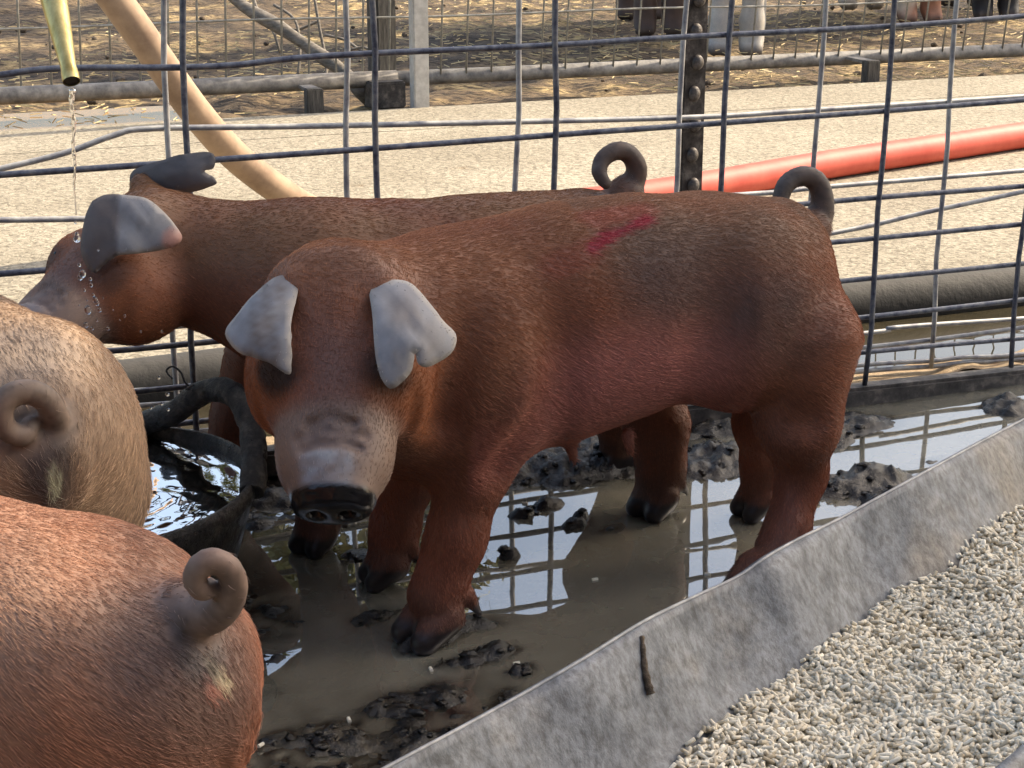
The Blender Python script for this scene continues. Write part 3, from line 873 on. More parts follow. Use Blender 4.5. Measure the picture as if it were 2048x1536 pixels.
me.loops.add(F.size); me.loops.foreach_set('vertex_index', F.ravel().astype(np.int32))
me.polygons.add(len(F)); me.polygons.foreach_set('loop_start', np.arange(0, F.size, 4, dtype=np.int32))
me.polygons.foreach_set('use_smooth', np.ones(len(F), bool))
me.update(calc_edges=True); me.materials.append(M['pellet'])
fp = bpy.data.objects.new('feed_pellets', me); COL.objects.link(fp)
set_attr(fp, 'tint', np.repeat(np.clip(rng.normal(0.55, 0.27, NP_), 0, 1), 24))
tag(fp, 'heap of pale beige feed pellets filling the trough', 'feed', kind='stuff')

# dried dung streak stuck to the trough wall
from mathutils.bvhtree import BVHTree
tbvh = BVHTree.FromPolygons([Vector(v) + Vector(T0) for v in tv], tf)
def on_wall(px, py, off=0.0):
    hit = tbvh.ray_cast(Vector((0, 0, CAM_H)), Vector(ray(px, py)).normalized())
    return np.array(hit[0] - Vector(ray(px, py)).normalized() * off)
dk_p = [on_wall(1284, 1272, 0.002), on_wall(1286, 1300, 0.002), on_wall(1290, 1340, 0.003), on_wall(1297, 1372, 0.004), on_wall(1301, 1388, 0.003)]
d0 = dk_p[0]
tag(MB().tube([p - d0 for p in spline(dk_p, 5)], [0.0022 + 0.0026 * i / 20 + 0.0006 * math.sin(i * 1.7) for i in range(21)], 9).build('dried_mud_streak', M['dung'], loc=tuple(d0)), 'brown streak of dried mud running down the trough wall', 'mud streak')

# ------------------------------------------------------------------ fence across the alley
FW = 3.75
ff = empty('pipe_fence', tuple(fl(0.9, FW, 0)))
tag(ff, 'low pipe fence with pale wire mesh on the far side of the alley', 'fence')
inv = -Vector(ff.location)
def fv(u, w, z):
    return Vector(fl(u, w, z)) + inv
MB().tube([fv(u, FW, 0.115 - 0.004 * u) for u in np.linspace(-4.5, 0.93, 8)], 0.031, 14).build('bottom_pipe', M['pipe'], ff)
MB().tube([fv(u, FW + 0.035, 0.108 - 0.003 * u) for u in np.linspace(0.55, 8.5, 8)], 0.029, 14).build('bottom_pipe', M['pipe'], ff)
MB().tube([fv(u, FW, 1.36) for u in np.linspace(-4.5, 8.5, 8)], 0.03, 12).build('top_pipe', M['pipe'], ff)
vm = None
us_f = np.arange(-2.2, 6.4, 0.1035)
for i, u in enumerate(us_f):
    if vm is None:
        o = MB().tube([(0, 0, 0.0), (0.003, 0, 0.4), (-0.002, 0, 0.85), (0, 0, 1.25)], 0.0042, 6).build('mesh_wire', M['wire_far'], ff)
        vm = o.data
    else:
        o = bpy.data.objects.new('mesh_wire', vm); COL.objects.link(o); o.parent = ff
    lean = 0.03 + 0.055 * max(0.0, (u - 1.0) / 3.0)
    o.location = fv(u, FW + 0.012, 0.10); o.rotation_euler = (0, lean, FA)
for z in (0.345, 0.56, 0.78, 1.0, 1.2):
    MB().tube([fv(u, FW + 0.006, z - 0.006 * u + 0.004 * math.sin(u * 4)) for u in np.linspace(-2.4, 6.6, 40)], 0.0045, 6).build('mesh_wire', M['wire_far'], ff)
for u, px in ((0.568, 637), (2.93, 1730), (-1.9, 0), (5.3, 0)):
    MB().box(fv(u, FW - 0.15, 0.055), (0.062, 0.05, 0.11), FA, bevel=0.004).build('foot_block', M['post_dark'], ff, smooth=False)
    MB().box(fv(u, FW - 0.075, 0.103), (0.05, 0.16, 0.012), FA).build('foot_arm', M['pipe'], ff, smooth=False)
wp = MB().box((0, 0, 0.72), (0.058, 0.058, 1.5), FA, bevel=0.004).build('white_post', M['post_white'], smooth=False, loc=tuple(fl(0.958, 3.555, 0)))
tag(wp, 'pale galvanised square post at the far edge of the alley', 'post')
dp = MB().box((0, 0, 0.7), (0.085, 0.085, 1.45), FA + 0.2, bevel=0.008).build('wooden_post', M['post_dark'], smooth=False, loc=tuple(fl(0.905, 3.84, 0)))
tag(dp, 'dark weathered wooden post left of the pale post', 'post')
blk = MB().box((0, 0, 0.05), (0.13, 0.10, 0.10), FA + 0.05, bevel=0.006).build('post_footing', M['rail'], smooth=False, loc=tuple(fl(0.87, 3.70, 0.012)))
tag(blk, 'black footing block at the base of the wooden post', 'block')
for u, side in ((-2.3, 'past the left picture edge'), (4.4, 'first past the right picture edge'), (6.4, 'second past the right picture edge')):
    q = MB().box((0, 0, 0.7), (0.07, 0.07, 1.45), FA, bevel=0.005).build('fence_post', M['post_white'], smooth=False, loc=tuple(fl(u, FW + 0.08, 0)))
    tag(q, 'galvanised post of the far pipe fence, ' + side, 'post', group='posts of the far fence out of view')
def farp(px, py, Y):
    return P(px, py, Y)
dpole = [farp(430, -60, 6.9), farp(478, 5, 6.85), farp(560, 55, 6.75), farp(640, 110, 6.66), farp(695, 150, 6.6), farp(725, 190, 6.55), G(745, 207, 0.0)]
d0 = dpole[3]
tag(MB().tube([p - d0 for p in spline(dpole, 5)], [0.026 + 0.003 * math.sin(i * 0.9) for i in range(31)], 10).build('leaning_branch', M['wood_gray'], loc=tuple(d0)), 'grey dead branch leaning against the far fence beside the wooden post', 'branch')
tw_px = [[(505, -10, 7.1), (520, 30, 7.0), (545, 60, 6.9), (560, 105, 6.85)], [(548, 10, 7.0), (590, 40, 6.9), (600, 100, 6.8), (596, 150, 6.75)], [(628, -10, 6.9), (640, 60, 6.85), (652, 120, 6.8), (652, 160, 6.75)], [(650, 70, 7), (690, 80, 6.95), (720, 100, 6.9), (745, 108, 6.85)], [(700, 100, 6.9), (730, 95, 6.9), (755, 112, 6.85)], [(560, 40, 6.9), (590, 60, 6.88), (640, 40, 6.9)]]
TW = ['leftmost upright bare twig behind the far fence', 'kinked bare twig just right of the leftmost upright twig', 'straight upright bare twig midway between branch and wooden post', 'long arching bare twig reaching toward the wooden post', 'short curved bare twig at the left side of the wooden post', 'bare twig lying across between two upright twigs']
for k, tpx in enumerate(tw_px):
    pts = [farp(*q) for q in tpx]
    o0 = pts[1]
    tag(MB().tube([p - o0 for p in spline(pts, 4)], 0.006, 6).build('twig', M['wood_gray'], loc=tuple(o0)), TW[k], 'twig', group='twigs by the leaning branch')

# straw litter on the ground of the pen across the alley
ns = 7000
su = rng.uniform(-1.5, 7.5, ns); sw = 3.56 + rng.random(ns) ** 1.3 * 6.0
sel = fbm(su * 1.3, sw * 1.3, 3, 120) + 0.25 * (su > 1.6) > -0.05
su, sw = su[sel], sw[sel]
sv, sf = [], []
for u, w in zip(su, sw):
    a = random.uniform(0, math.pi); l_ = random.uniform(0.02, 0.07); t = 0.002
    c = fl(u, w, 0.012 + random.uniform(0, 0.03))
    dx = np.array((math.cos(a), math.sin(a), random.uniform(-0.2, 0.2))) * l_ / 2
    n_ = np.array((-math.sin(a), math.cos(a), 0)) * t; z_ = np.array((0, 0, t))
    b = len(sv)
    for e in (-1, 1):
        sv += [c + dx * e + n_, c + dx * e - n_, c + dx * e + z_ * 1.6]
    sf += [(b, b + 1, b + 4, b + 3), (b + 1, b + 2, b + 5, b + 4), (b + 2, b, b + 3, b + 5)]
tag(mesh_obj('straw_litter', sv, sf, M['straw'], smooth=False), 'loose yellow straw strewn over the far pen', 'straw', kind='stuff')
# dung clods
cl_v = MB()
for k in range(130):
    u, w = random.uniform(-1, 6.5), 3.62 + random.random() ** 1.5 * 5
    r = random.uniform(0.005, 0.02)
    c = fl(u, w, r * 0.3)
    b = len(cl_v.v)
    cl_v.ball(c, r * random.uniform(0.8, 1.5), r, r * 0.7, 7, 5)
    for v in cl_v.v[b:]:
        v += Vector((random.uniform(-1, 1), random.uniform(-1, 1), random.uniform(-1, 1))) * r * 0.25
tag(cl_v.build('dung_clods', M['dung']), 'scattered dark clods of dung on the far pen ground', 'dung', kind='stuff')

# ------------------------------------------------------------------ signed distance modelling of animals
class SDF:
    def __init__(s, lo, hi, h):
        s.h = h
        s.lo = np.array(lo, np.float32)
        s.n = np.ceil((np.array(hi) - lo) / h).astype(int) + 1
        s.ax = [s.lo[i] + h * np.arange(s.n[i], dtype=np.float32) for i in range(3)]
        s.d = np.full(s.n, 9.0, np.float32)
    def region(s, lo, hi, pad):
        sl = []
        for i in range(3):
            a = int(max(0, math.floor((lo[i] - pad - s.lo[i]) / s.h)))
            b = int(min(s.n[i], math.ceil((hi[i] + pad - s.lo[i]) / s.h) + 1))
            if b <= a:
                return None, None
            sl.append(slice(a, b))
        X, Y, Z = np.meshgrid(s.ax[0][sl[0]], s.ax[1][sl[1]], s.ax[2][sl[2]], indexing='ij')
        return tuple(sl), np.stack([X, Y, Z], -1)
    def add(s, sl, d, k, sub=False):
        a = s.d[sl]
        if sub:
            h = np.maximum(k - np.abs(-d - a), 0) / k
            s.d[sl] = np.maximum(a, -d) + h * h * k * 0.25
        else:
            h = np.maximum(k - np.abs(a - d), 0) / k
            s.d[sl] = np.minimum(a, d) - h * h * k * 0.25
    def cone(s, a, b, ra, rb, k=0.02, sub=False):
        a, b = np.array(a, np.float32), np.array(b, np.float32)
        m_ = max(ra, rb)
        sl, p = s.region(np.minimum(a, b) - m_, np.maximum(a, b) + m_, k + 0.02)
        if sl is None: return
        ba = b - a
        t = np.clip(((p - a) @ ba) / max(float(ba @ ba), 1e-9), 0, 1)
        d = np.linalg.norm(p - (a + t[..., None] * ba), axis=-1) - (ra + (rb - ra) * t)
        s.add(sl, d, k, sub)
    def chain(s, pts, rs, k=0.02):
        for i in range(len(pts) - 1):
            s.cone(pts[i], pts[i + 1], rs[i], rs[i + 1], k)
    def ell(s, c, r, k=0.03, Rm=None, sub=False):
        c = np.array(c, np.float32); r = np.array(r, np.float32)
        m_ = float(r.max())
        sl, p = s.region(c - m_, c + m_, k + 0.02)
        if sl is None: return
        q = p - c
        if Rm is not None:
            q = q @ np.array(Rm, np.float32)          # columns of Rm are the ellipsoid's axes
        k0 = np.linalg.norm(q / r, axis=-1)
        k1 = np.linalg.norm(q / (r * r), axis=-1)
        s.add(sl, k0 * (k0 - 1) / np.maximum(k1, 1e-6), k, sub)
    def loft(s, origin, Rm, st, k=0.03, pw=2.3):
        st = np.array(st, np.float32)
        ss = np.linspace(st[0, 0], st[-1, 0], 160)
        cols = []
        for j in range(1, 4):
            y = np.interp(ss, st[:, 0], st[:, j])
            for _ in range(10):
                y[1:-1] = 0.25 * y[:-2] + 0.5 * y[1:-1] + 0.25 * y[2:]
            cols.append(y)
        o = np.array(origin, np.float32); Rm = np.array(Rm, np.float32)
        ext = max(abs(st[0, 0]), abs(st[-1, 0])) + 0.05
        cs = np.array([o + Rm[:, 0] * a + Rm[:, 2] * c for a, c in zip(st[:, 0], st[:, 1])])
        mr_ = float(max(st[:, 2].max(), st[:, 3].max()))
        sl, p = s.region(cs.min(0) - mr_, cs.max(0) + mr_, k + 0.02)
        if sl is None: return
        q = (p - o) @ Rm
        c = np.interp(q[..., 0], ss, cols[0]).astype(np.float32); w = np.interp(q[..., 0], ss, cols[1]).astype(np.float32); h = np.interp(q[..., 0], ss, cols[2]).astype(np.float32)
        e = (np.abs(q[..., 1] / w) ** pw + np.abs((q[..., 2] - c) / h) ** pw) ** (1 / pw)
        d = (e - 1) * np.minimum(w, h)
        d = np.maximum(d, np.maximum(st[0, 0] - q[..., 0], q[..., 0] - st[-1, 0]))
        s.add(sl, d, k)
    def surface(s):
        d = s.d
        neg = d < 0
        n = s.n
        cnt = np.zeros(n - 1, np.int8)
        corners = [(i, j, k) for i in (0, 1) for j in (0, 1) for k in (0, 1)]
        def cs(a, c):
            return a[c[0]:n[0] - 1 + c[0], c[1]:n[1] - 1 + c[1], c[2]:n[2] - 1 + c[2]]
        for c in corners:
            cnt += cs(neg, c)
        act = (cnt > 0) & (cnt < 8)
        idx = np.argwhere(act)
        dv = {c: cs(d, c)[act] for c in corners}
        acc = np.zeros((len(idx), 3), np.float32); num = np.zeros(len(idx), np.float32)
        for a in corners:
            for ax in range(3):
                if a[ax]: continue
                b = list(a); b[ax] = 1; b = tuple(b)
                da, db = dv[a], dv[b]
                m_ = (da < 0) != (db < 0)
                t = np.where(m_, da / np.where(np.abs(da - db) < 1e-9, 1e-9, da - db), 0)
                pos = np.array(a, np.float32)[None].repeat(len(idx), 0)
                pos[:, ax] = t
                acc += pos * m_[:, None]; num += m_
        V = s.lo + (idx + acc / num[:, None]) * s.h
        vid = np.full(n - 1, -1, np.int64); vid[act] = np.arange(len(idx))
        quads = []
        for ax in range(3):
            o1, o2 = [(1, 2), (2, 0), (0, 1)][ax]
            sa = [slice(None)] * 3; sb = [slice(None)] * 3
            sa[ax] = slice(0, -1); sb[ax] = slice(1, None)
            ch = neg[tuple(sa)] != neg[tuple(sb)]
            e = np.argwhere(ch)
            e = e[(e[:, o1] > 0) & (e[:, o2] > 0) & (e[:, o1] < n[o1] - 1) & (e[:, o2] < n[o2] - 1)]
            def g(a, b):
                q = e.copy(); q[:, o1] -= a; q[:, o2] -= b
                return vid[q[:, 0], q[:, 1], q[:, 2]]
            f = np.stack([g(1, 1), g(0, 1), g(0, 0), g(1, 0)], 1)
            fl_ = neg[e[:, 0], e[:, 1], e[:, 2]]
            f[~fl_] = f[~fl_][:, ::-1]
            quads.append(f)
        return V, np.concatenate(quads)

def np_mesh(name, V, F, mat, parent):
    me = bpy.data.meshes.new(name)
    me.vertices.add(len(V)); me.vertices.foreach_set('co', np.asarray(V, np.float32).ravel())
    sizes = np.array([len(f) for f in F], np.int32) if not isinstance(F, np.ndarray) else np.full(len(F), F.shape[1], np.int32)
    flat = F.ravel().astype(np.int32) if isinstance(F, np.ndarray) else np.array([i for f in F for i in f], np.int32)
    me.loops.add(len(flat)); me.loops.foreach_set('vertex_index', flat)
    me.polygons.add(len(sizes)); me.polygons.foreach_set('loop_start', np.concatenate([[0], np.cumsum(sizes)[:-1]]).astype(np.int32))
    me.polygons.foreach_set('use_smooth', np.ones(len(sizes), bool))
    me.update(calc_edges=True)
    me.materials.append(mat)
    o = bpy.data.objects.new(name, me); COL.objects.link(o)
    if parent is not None: o.parent = parent
    return o

def smoothstep(a, b, x):
    t = np.clip((x - a) / (b - a), 0, 1)
    return t * t * (3 - 2 * t)
def n3(p, f, seed):
    return (fbm(p[:, 0] * f + p[:, 2] * f * 0.6, p[:, 1] * f - p[:, 2] * f * 0.7, 4, seed) + fbm(p[:, 2] * f + 3, p[:, 0] * f * 0.9 + p[:, 1] * f * 0.5, 4, seed + 7)) * 0.5

# ---- ear sheet: outline given in local 3-D, curved, with thickness and a rounded rim
def ear_sheet(outline, normal, bulge, thick=0.0055, step=0.007):
    O = np.array(outline); c = O.mean(0)
    n_ = np.array(normal, float); n_ /= np.linalg.norm(n_)
    e1 = O[len(O) // 2] - O[0]; e1 -= n_ * (e1 @ n_); e1 /= np.linalg.norm(e1)
    e2 = np.cross(n_, e1)
    cl = [np.array(p) for p in spline(list(O) + [O[0]], 5)][:-1]
    Q = np.array([((p - c) @ e1, (p - c) @ e2, (p - c) @ n_) for p in cl])
    lo, hi = Q[:, :2].min(0), Q[:, :2].max(0)
    def inside(pt):
        x, y = pt; r = False; j = len(Q) - 1
        for i in range(len(Q)):
            if (Q[i, 1] > y) != (Q[j, 1] > y) and x < (Q[j, 0] - Q[i, 0]) * (y - Q[i, 1]) / (Q[j, 1] - Q[i, 1]) + Q[i, 0]:
                r = not r
            j = i
        return r
    pts = [Vector(q[:2]) for q in Q]
    for gx in np.arange(lo[0], hi[0], step):
        for gy in np.arange(lo[1], hi[1], step):
            if inside((gx, gy)) and np.min(np.hypot(Q[:, 0] - gx, Q[:, 1] - gy)) > step * 0.55:
                pts.append(Vector((gx, gy)))
    m_ = len(Q)
    vo, _, fo, *_ = delaunay_2d_cdt(pts, [(i, (i + 1) % m_) for i in range(m_)], [list(range(m_))], 1, 1e-7)
    A = np.array([tuple(v) for v in vo])
    dist = np.array([np.min(np.hypot(Q[:, 0] - a[0], Q[:, 1] - a[1])) for a in A])
    wts = np.array([1.0 / (np.hypot(Q[:, 0] - a[0], Q[:, 1] - a[1]) + 1e-4) ** 2 for a in A])
    base = (wts @ Q[:, 2]) / wts.sum(1)
    big = max(hi - lo)
    lift = bulge * (1 - ((A - (lo + hi) / 2) ** 2).sum(1) / (big * 0.5) ** 2)
    lift = lift + 0.0016 * np.sin(A[:, 1] * 520 + 3 * fbm(A[:, 0] * 40, A[:, 1] * 40, 2, 5)) * np.clip(1 - np.abs(A[:, 0]) / (0.45 * big), 0, 1) + 0.0035 * fbm(A[:, 0] * 45 + 3, A[:, 1] * 45, 3, 17) - 0.004 * np.exp(-((A[:, 1] - 0.1 * big) / (0.09 * big)) ** 2)
    th = thick * 0.5 * np.sqrt(np.clip(dist / 0.008, 0.06, 1))
    top = c + A[:, :1] * e1 + A[:, 1:2] * e2 + (base + lift + th)[:, None] * n_
    bot = c + A[:, :1] * e1 + A[:, 1:2] * e2 + (base + lift - th)[:, None] * n_
    k = len(A)
    F = []
    area = lambda f: sum(A[f[i]][0] * A[f[(i + 1) % 3]][1] - A[f[(i + 1) % 3]][0] * A[f[i]][1] for i in range(3))
    edges = {}
    for f in fo:
        if len(f) != 3: continue
        f = list(f) if area(f) > 0 else list(f)[::-1]
        F.append(tuple(f)); F.append(tuple(k + i for i in f[::-1]))
        for i in range(3):
            e = (f[i], f[(i + 1) % 3])
            edges[e] = edges.get(e, 0) + 1
    for (a, b) in list(edges):
        if (b, a) not in edges:
            F.append((b, a, k + a, k + b))
    return np.concatenate([top, bot]), F, np.concatenate([dist, dist])

HIDE = np.array((0.222, 0.080, 0.042))

class Pig:
    def __init__(s, name, origin, heading, scale=1.0):
        s.name, s.o, s.psi, s.k = name, np.array((origin[0], origin[1], 0.0)), R(heading), scale
        c, q = math.cos(s.psi), math.sin(s.psi)
        s.Rw = np.array(((c, -q, 0), (q, c, 0), (0, 0, 1)))       # local -> world
        s.ears, s.zone = [], []
        s.ham = 0.0
    def l(s, w):
        return (np.array(w) - s.o) @ s.Rw
    def px(s, px, py, Y):
        return s.l(P(px, py, Y))
    def dirl(s, w):
        return np.array(w) @ s.Rw

CLAWS = []
def hoof(S, fet, toe, r, k=1.0):
    """cloven foot: pastern end 'fet', ground point 'toe' (local)"""
    f = np.array(toe) - np.array(fet); f[2] = 0
    f = f / (np.linalg.norm(f) + 1e-6)
    sd = np.array((-f[1], f[0], 0))
    for e in (-1, 1):
        a = np.array((fet[0], fet[1], max(0.034 * k, 0.02))) + sd * e * r * 0.42
        b = np.array((toe[0], toe[1], 0.012 * k)) + sd * e * r * 0.50 + f * 0.010 * k
        S.cone(a, b, r * 0.62, r * 0.44, 0.006)
        # dewclaw
        d0 = np.array((fet[0], fet[1], 0.058 * k)) - f * r * 0.75 + sd * e * r * 0.5
        d1 = d0 - f * r * 0.45 + np.array((0, 0, -0.030 * k)) + sd * e * r * 0.12
        S.cone(d0, d1, r * 0.30, r * 0.10, 0.005)
        CLAWS.append(d1)

def make_pig(pg, torso, legs, head, tail, neck, ears, label, h=0.005, hair_n=60000, col_fn=None, hair_len=0.0105, tail_dark=(0.075, 0.062, 0.055), lo=(-.46, -.30, -.01), hi=(.62, .30, .62)):
    S = SDF(lo, hi, h)
    S.loft((0, 0, 0), np.eye(3), torso, 0.03)
    k = pg.k
    CLAWS.clear()
    # ham and shoulder masses
    for e in (-1, 1):
        S.ell((-.200 * k, e * .062 * k, (.360 + pg.ham) * k), (.104 * k, .078 * k, .126 * k), 0.045)
        S.ell((.175 * k, e * .062 * k, .318 * k), (.085 * k, .074 * k, .130 * k), 0.05)
    feet = []
    for lg in legs:
        pts = [np.array(q[0]) for q in lg]; rs = [q[1] for q in lg]
        S.chain(pts[:-1], rs[:-1], 0.022)
        hoof(S, pts[-2], pts[-1], rs[-1] * 1.12, k)
        feet.append(pts[-1])
    S.ell((-.303 * k, 0, .395 * k + pg.ham * k), (.050 * k, .085 * k, .072 * k), 0.035)
    # neck
    S.chain([q[0] for q in neck], [q[1] for q in neck], 0.055)
    # head
    ho, Rh, hl = head['o'], head['R'], head['len']
    a = hl / 0.28
    st = [(-.055 * a, -.055, .03, .03), (-.03 * a, -.052, .056, .062), (.0, -.055, .068, .074), (.05 * a, -.060, .079, .080), (.10 * a, -.062, .086, .080), (.15 * a, -.058, .074, .067), (.178 * a, -.053, .062, .056), (.205 * a, -.051, .061, .053), (.235 * a, -.050, .056, .048), (.26 * a, -.048, .047, .042), (.272 * a, -.048, .045, .041)]
    bk = head.get('back', 1.0)
    st = [(q[0] * (bk if q[0] < 0 else 1), q[1] * a, q[2] * a, q[3] * a) for q in st]
    S.loft(ho, Rh, st, 0.03, 2.2)
    hd = lambda x, y, z: np.array(ho) + Rh @ np.array((x * a, y * a, z * a))
    for e in (-1, 1):
        S.ell(hd(.105, e * .062, -.080), (.062 * a, .042 * a, .055 * a), 0.035, Rh)          # jowl
        S.ell(hd(.108, e * .056, -.014), (.032 * a, .020 * a, .020 * a), 0.025, Rh)         # brow
        S.ell(hd(.205, e * .040, -.056), (.040 * a, .019 * a, .028 * a), 0.022, Rh)          # lip pad
    S.ell(hd(.21, 0, -.090), (.045 * a, .030 * a, .016 * a), 0.012, Rh)                      # chin
    # snout disc
    dn = Rh[:, 0] * 0.93 + Rh[:, 2] * 0.05
    c0 = hd(.268, 0, -.048); c1 = c0 + dn * 0.010 * a
    S.ell(c1, (.010 * a, .043 * a, .035 * a), 0.008, Rh)
    for e in (-1, 1):
        nc = c1 + Rh[:, 1] * e * 0.0165 * a + Rh[:, 2] * 0.001 - Rh[:, 0] * 0.002
        S.ell(nc + dn * 0.009, (.013, .0075 * a, .010 * a), 0.004, Rh, sub=True)
    for x, zt, hw_ in ((.197, .0042, .024), (.211, .0020, .036), (.224, .0004, .030)):
        arc = [hd(x - .005 * (1 - abs(t)) + .002 * math.sin(t * 5 + x * 90), hw_ * t, zt - .010 * t * t) for t in (-1, -.6, -.2, .2, .6, 1)]
        for u_, v_ in zip(arc[:-1], arc[1:]):
            S.cone(u_, v_, .0042, .0042, 0.007, sub=True)
    for e in (-1, 1):
        S.cone(hd(.150, e * .092, -.040), hd(.178, e * .080, -.085), .005, .005, 0.016, sub=True)   # cheek crease
    # mouth line
    for e in (-1, 1):
        S.cone(hd(.255, e * .036, -.078), hd(.14, e * .070, -.072), .0032, .003, 0.005, sub=True)
    # tail
    tp_ = spline([q[0] for q in tail], 9); tr_ = np.interp(np.linspace(0, 1, len(tp_)), np.linspace(0, 1, len(tail)), [q[1] for q in tail]) * (1 + 0.05 * np.sin(np.arange(len(tp_)) * 2.1) * np.linspace(1, 0.4, len(tp_)))
    tail_c = np.array(tp_)
    for i in range(len(tp_) - 1):
        S.cone(tp_[i], tp_[i + 1], tr_[i], tr_[i + 1], 0.012 if i < 7 else 0.002)
    if pg.zone:
        for fn in pg.zone: fn(S)
    V, F = S.surface()
    nb = len(V)
    Fl = [tuple(q) for q in F.tolist()]
    earm = np.zeros(nb); ear_d = np.zeros(nb); ear_id = np.full(nb, -1)
    allV = [V]
    off = nb
    for ei, (eo, en, eb) in enumerate(ears):
        ev, ef, ed = ear_sheet(eo, en, eb)
        allV.append(ev); Fl += [tuple(off + i for i in f) for f in ef]
        earm = np.concatenate([earm, np.ones(len(ev))]); ear_d = np.concatenate([ear_d, ed]); ear_id = np.concatenate([ear_id, np.full(len(ev), ei)])
        off += len(ev)
    V = np.concatenate(allV).astype(np.float32)
    root = empty('pig', tuple(pg.o), pg.psi)
    tag(root, label, 'pig')
    body = np_mesh('body', V, Fl, M['hide'], root)
    # colours
    n = len(V)
    hc = (V - np.array(ho)) @ Rh / a                                      # head coordinates
    nz = n3(V, 9, 200); nz2 = n3(V, 26, 300); nz3 = n3(V, 75, 340)
    col = np.tile(HIDE, (n, 1))
    def blend(m_, c_):
        nonlocal col
        m_ = np.clip(m_, 0, 1)[:, None]
        col = col * (1 - m_) + np.array(c_) * m_
    zk = V[:, 2] / k
    blend(smoothstep(.40, .50, zk) * (0.5 + 0.5 * nz), (0.26, 0.125, 0.058))             # tan back
    blend(smoothstep(.33, .24, zk) * smoothstep(.17, .24, zk) * (np.abs(V[:, 0]) < .2) * 0.7, (0.33, 0.115, 0.085))   # pink belly
    blend(smoothstep(.2, .1, zk) * 0.45, (0.24, 0.072, 0.042))
    blend(np.clip(nz * 1.5 - 0.15, 0, 0.65), (0.15, 0.075, 0.055))
    if col_fn is not None:
        for m_, c_ in col_fn(V, nz, nz2): blend(m_, c_)
    inhead = smoothstep(-.02, .02, hc[:, 0]) * smoothstep(.118, .094, np.abs(hc[:, 1])) * smoothstep(-.17, -.13, hc[:, 2]) * smoothstep(.045, .030, hc[:, 2])
    ih = inhead * (1 - earm)
    blend(ih * smoothstep(.0, .08, hc[:, 0]) * 0.35, (0.27, 0.095, 0.045))
    blend(ih * smoothstep(.06, .10, hc[:, 0]) * smoothstep(.19, .15, hc[:, 0]) * smoothstep(.035, .06, np.abs(hc[:, 1])) * 0.8, (0.30, 0.105, 0.04))   # cheeks
    blend(ih * smoothstep(.160, .190, hc[:, 0]) * 0.8, (0.25, 0.185, 0.14))                # muzzle
    blend(ih * smoothstep(.06, .14, hc[:, 0]) * smoothstep(.05, .0, np.abs(hc[:, 1])) * smoothstep(-.05, -.02, hc[:, 2]) * (0.55 + 0.5 * nz), (0.13, 0.10, 0.095))
    blend(ih * smoothstep(.222, .234, hc[:, 0]) * smoothstep(.034, .020, np.abs(hc[:, 1] + .004)) * head.get('bridge', 1.0) * smoothstep(-.05, -.025, hc[:, 2]) * np.clip(0.85 + 1.2 * nz2 + 1.0 * nz3, 0, 1), (0.34, 0.35, 0.37))
    eyed = np.minimum(np.linalg.norm(hc - np.array((.132, .057, -.014)), axis=1), np.linalg.norm(hc - np.array((.132, -.057, -.014)), axis=1))
    blend(ih * smoothstep(.040, .016, eyed + 0.012 * nz2) * 0.95 * head.get('eye_dark', 1.0), (0.028, 0.021, 0.019))
    disc = ih * smoothstep(.260, .268, hc[:, 0])
    blend(disc, (0.012, 0.011, 0.012))
    hoofm = smoothstep(.036, .024, zk + 0.010 * nz2)
    blend(smoothstep(.105, .03, zk + 0.05 * nz + 0.04 * nz2) * 0.55, (0.055, 0.042, 0.034))
    for cw in CLAWS:
        hoofm = np.maximum(hoofm, smoothstep(.022, .014, np.linalg.norm(V - cw, axis=1)))
    blend(hoofm * 0.95, (0.014, 0.013, 0.015))
    td = np.full(n, 9.0)
    cand = np.where((V[:, 0] < -.16 * k) & (V[:, 2] > .2 * k))[0]
    if len(cand):
        td[cand] = np.min(np.linalg.norm(V[cand][:, None] - tail_c[None, 2:], axis=2), axis=1)
    tm = smoothstep(.034, .014, td)
    blend(tm * (0.8 + 0.3 * nz2), tail_dark)
    ti = np.zeros(n)
    if len(cand):
        ti[cand] = np.argmin(np.linalg.norm(V[cand][:, None] - tail_c[None, 2:], axis=2), axis=1)
    seg_t = np.zeros(n)
    if len(cand):
        tt = tail_c[np.clip(ti[cand].astype(int) + 3, 0, len(tail_c) - 1)] - tail_c[np.clip(ti[cand].astype(int) + 1, 0, len(tail_c) - 1)]
        tt /= np.linalg.norm(tt, axis=1)[:, None] + 1e-9
        seg_t[cand] = ((V[cand] - tail_c[np.clip(ti[cand].astype(int) + 2, 0, len(tail_c) - 1)]) * tt).sum(1) + ti[cand] * 0.0035
    ringz = np.clip(np.sin(seg_t * 900 + nz3 * 3) * 1.3, 0, 1)
    blend(tm * ringz * 0.4, tuple(np.array(tail_dark) * 0.45))
    blend(tm * np.clip(nz3 * 2, 0, 0.5), tuple(np.minimum(np.array(tail_dark) * 1.9, .5)))
    for ei, e in enumerate(ears):
        m_ = (ear_id == ei) * 1.0
        blend(m_, (0.25, 0.255, 0.272))
        blend(m_ * np.clip(0.08 + nz * 1.2 + nz2 * 0.6, 0, 0.45), (0.19, 0.165, 0.155))
        blend(m_ * np.clip(nz3 * 0.8 + nz2 - 0.1, 0, 0.3), (0.40, 0.405, 0.42))
        blend(m_ * np.clip(-nz3 * 1.6 - 0.35, 0, 0.35), (0.14, 0.115, 0.105))
        blend(m_ * smoothstep(.008, .026, ear_d) * np.clip(0.45 + nz2 * 1.2, 0, 0.7), (0.16, 0.135, 0.125))
        blend(m_ * smoothstep(.005, .001, ear_d) * 0.8, (0.42, 0.38, 0.33))
    if 'paint' in head:
        for m_, c_ in head['paint'](V, hc, nz, nz2, ear_id): blend(m_, c_)
    col = np.clip(col, 0.004, 0.9)
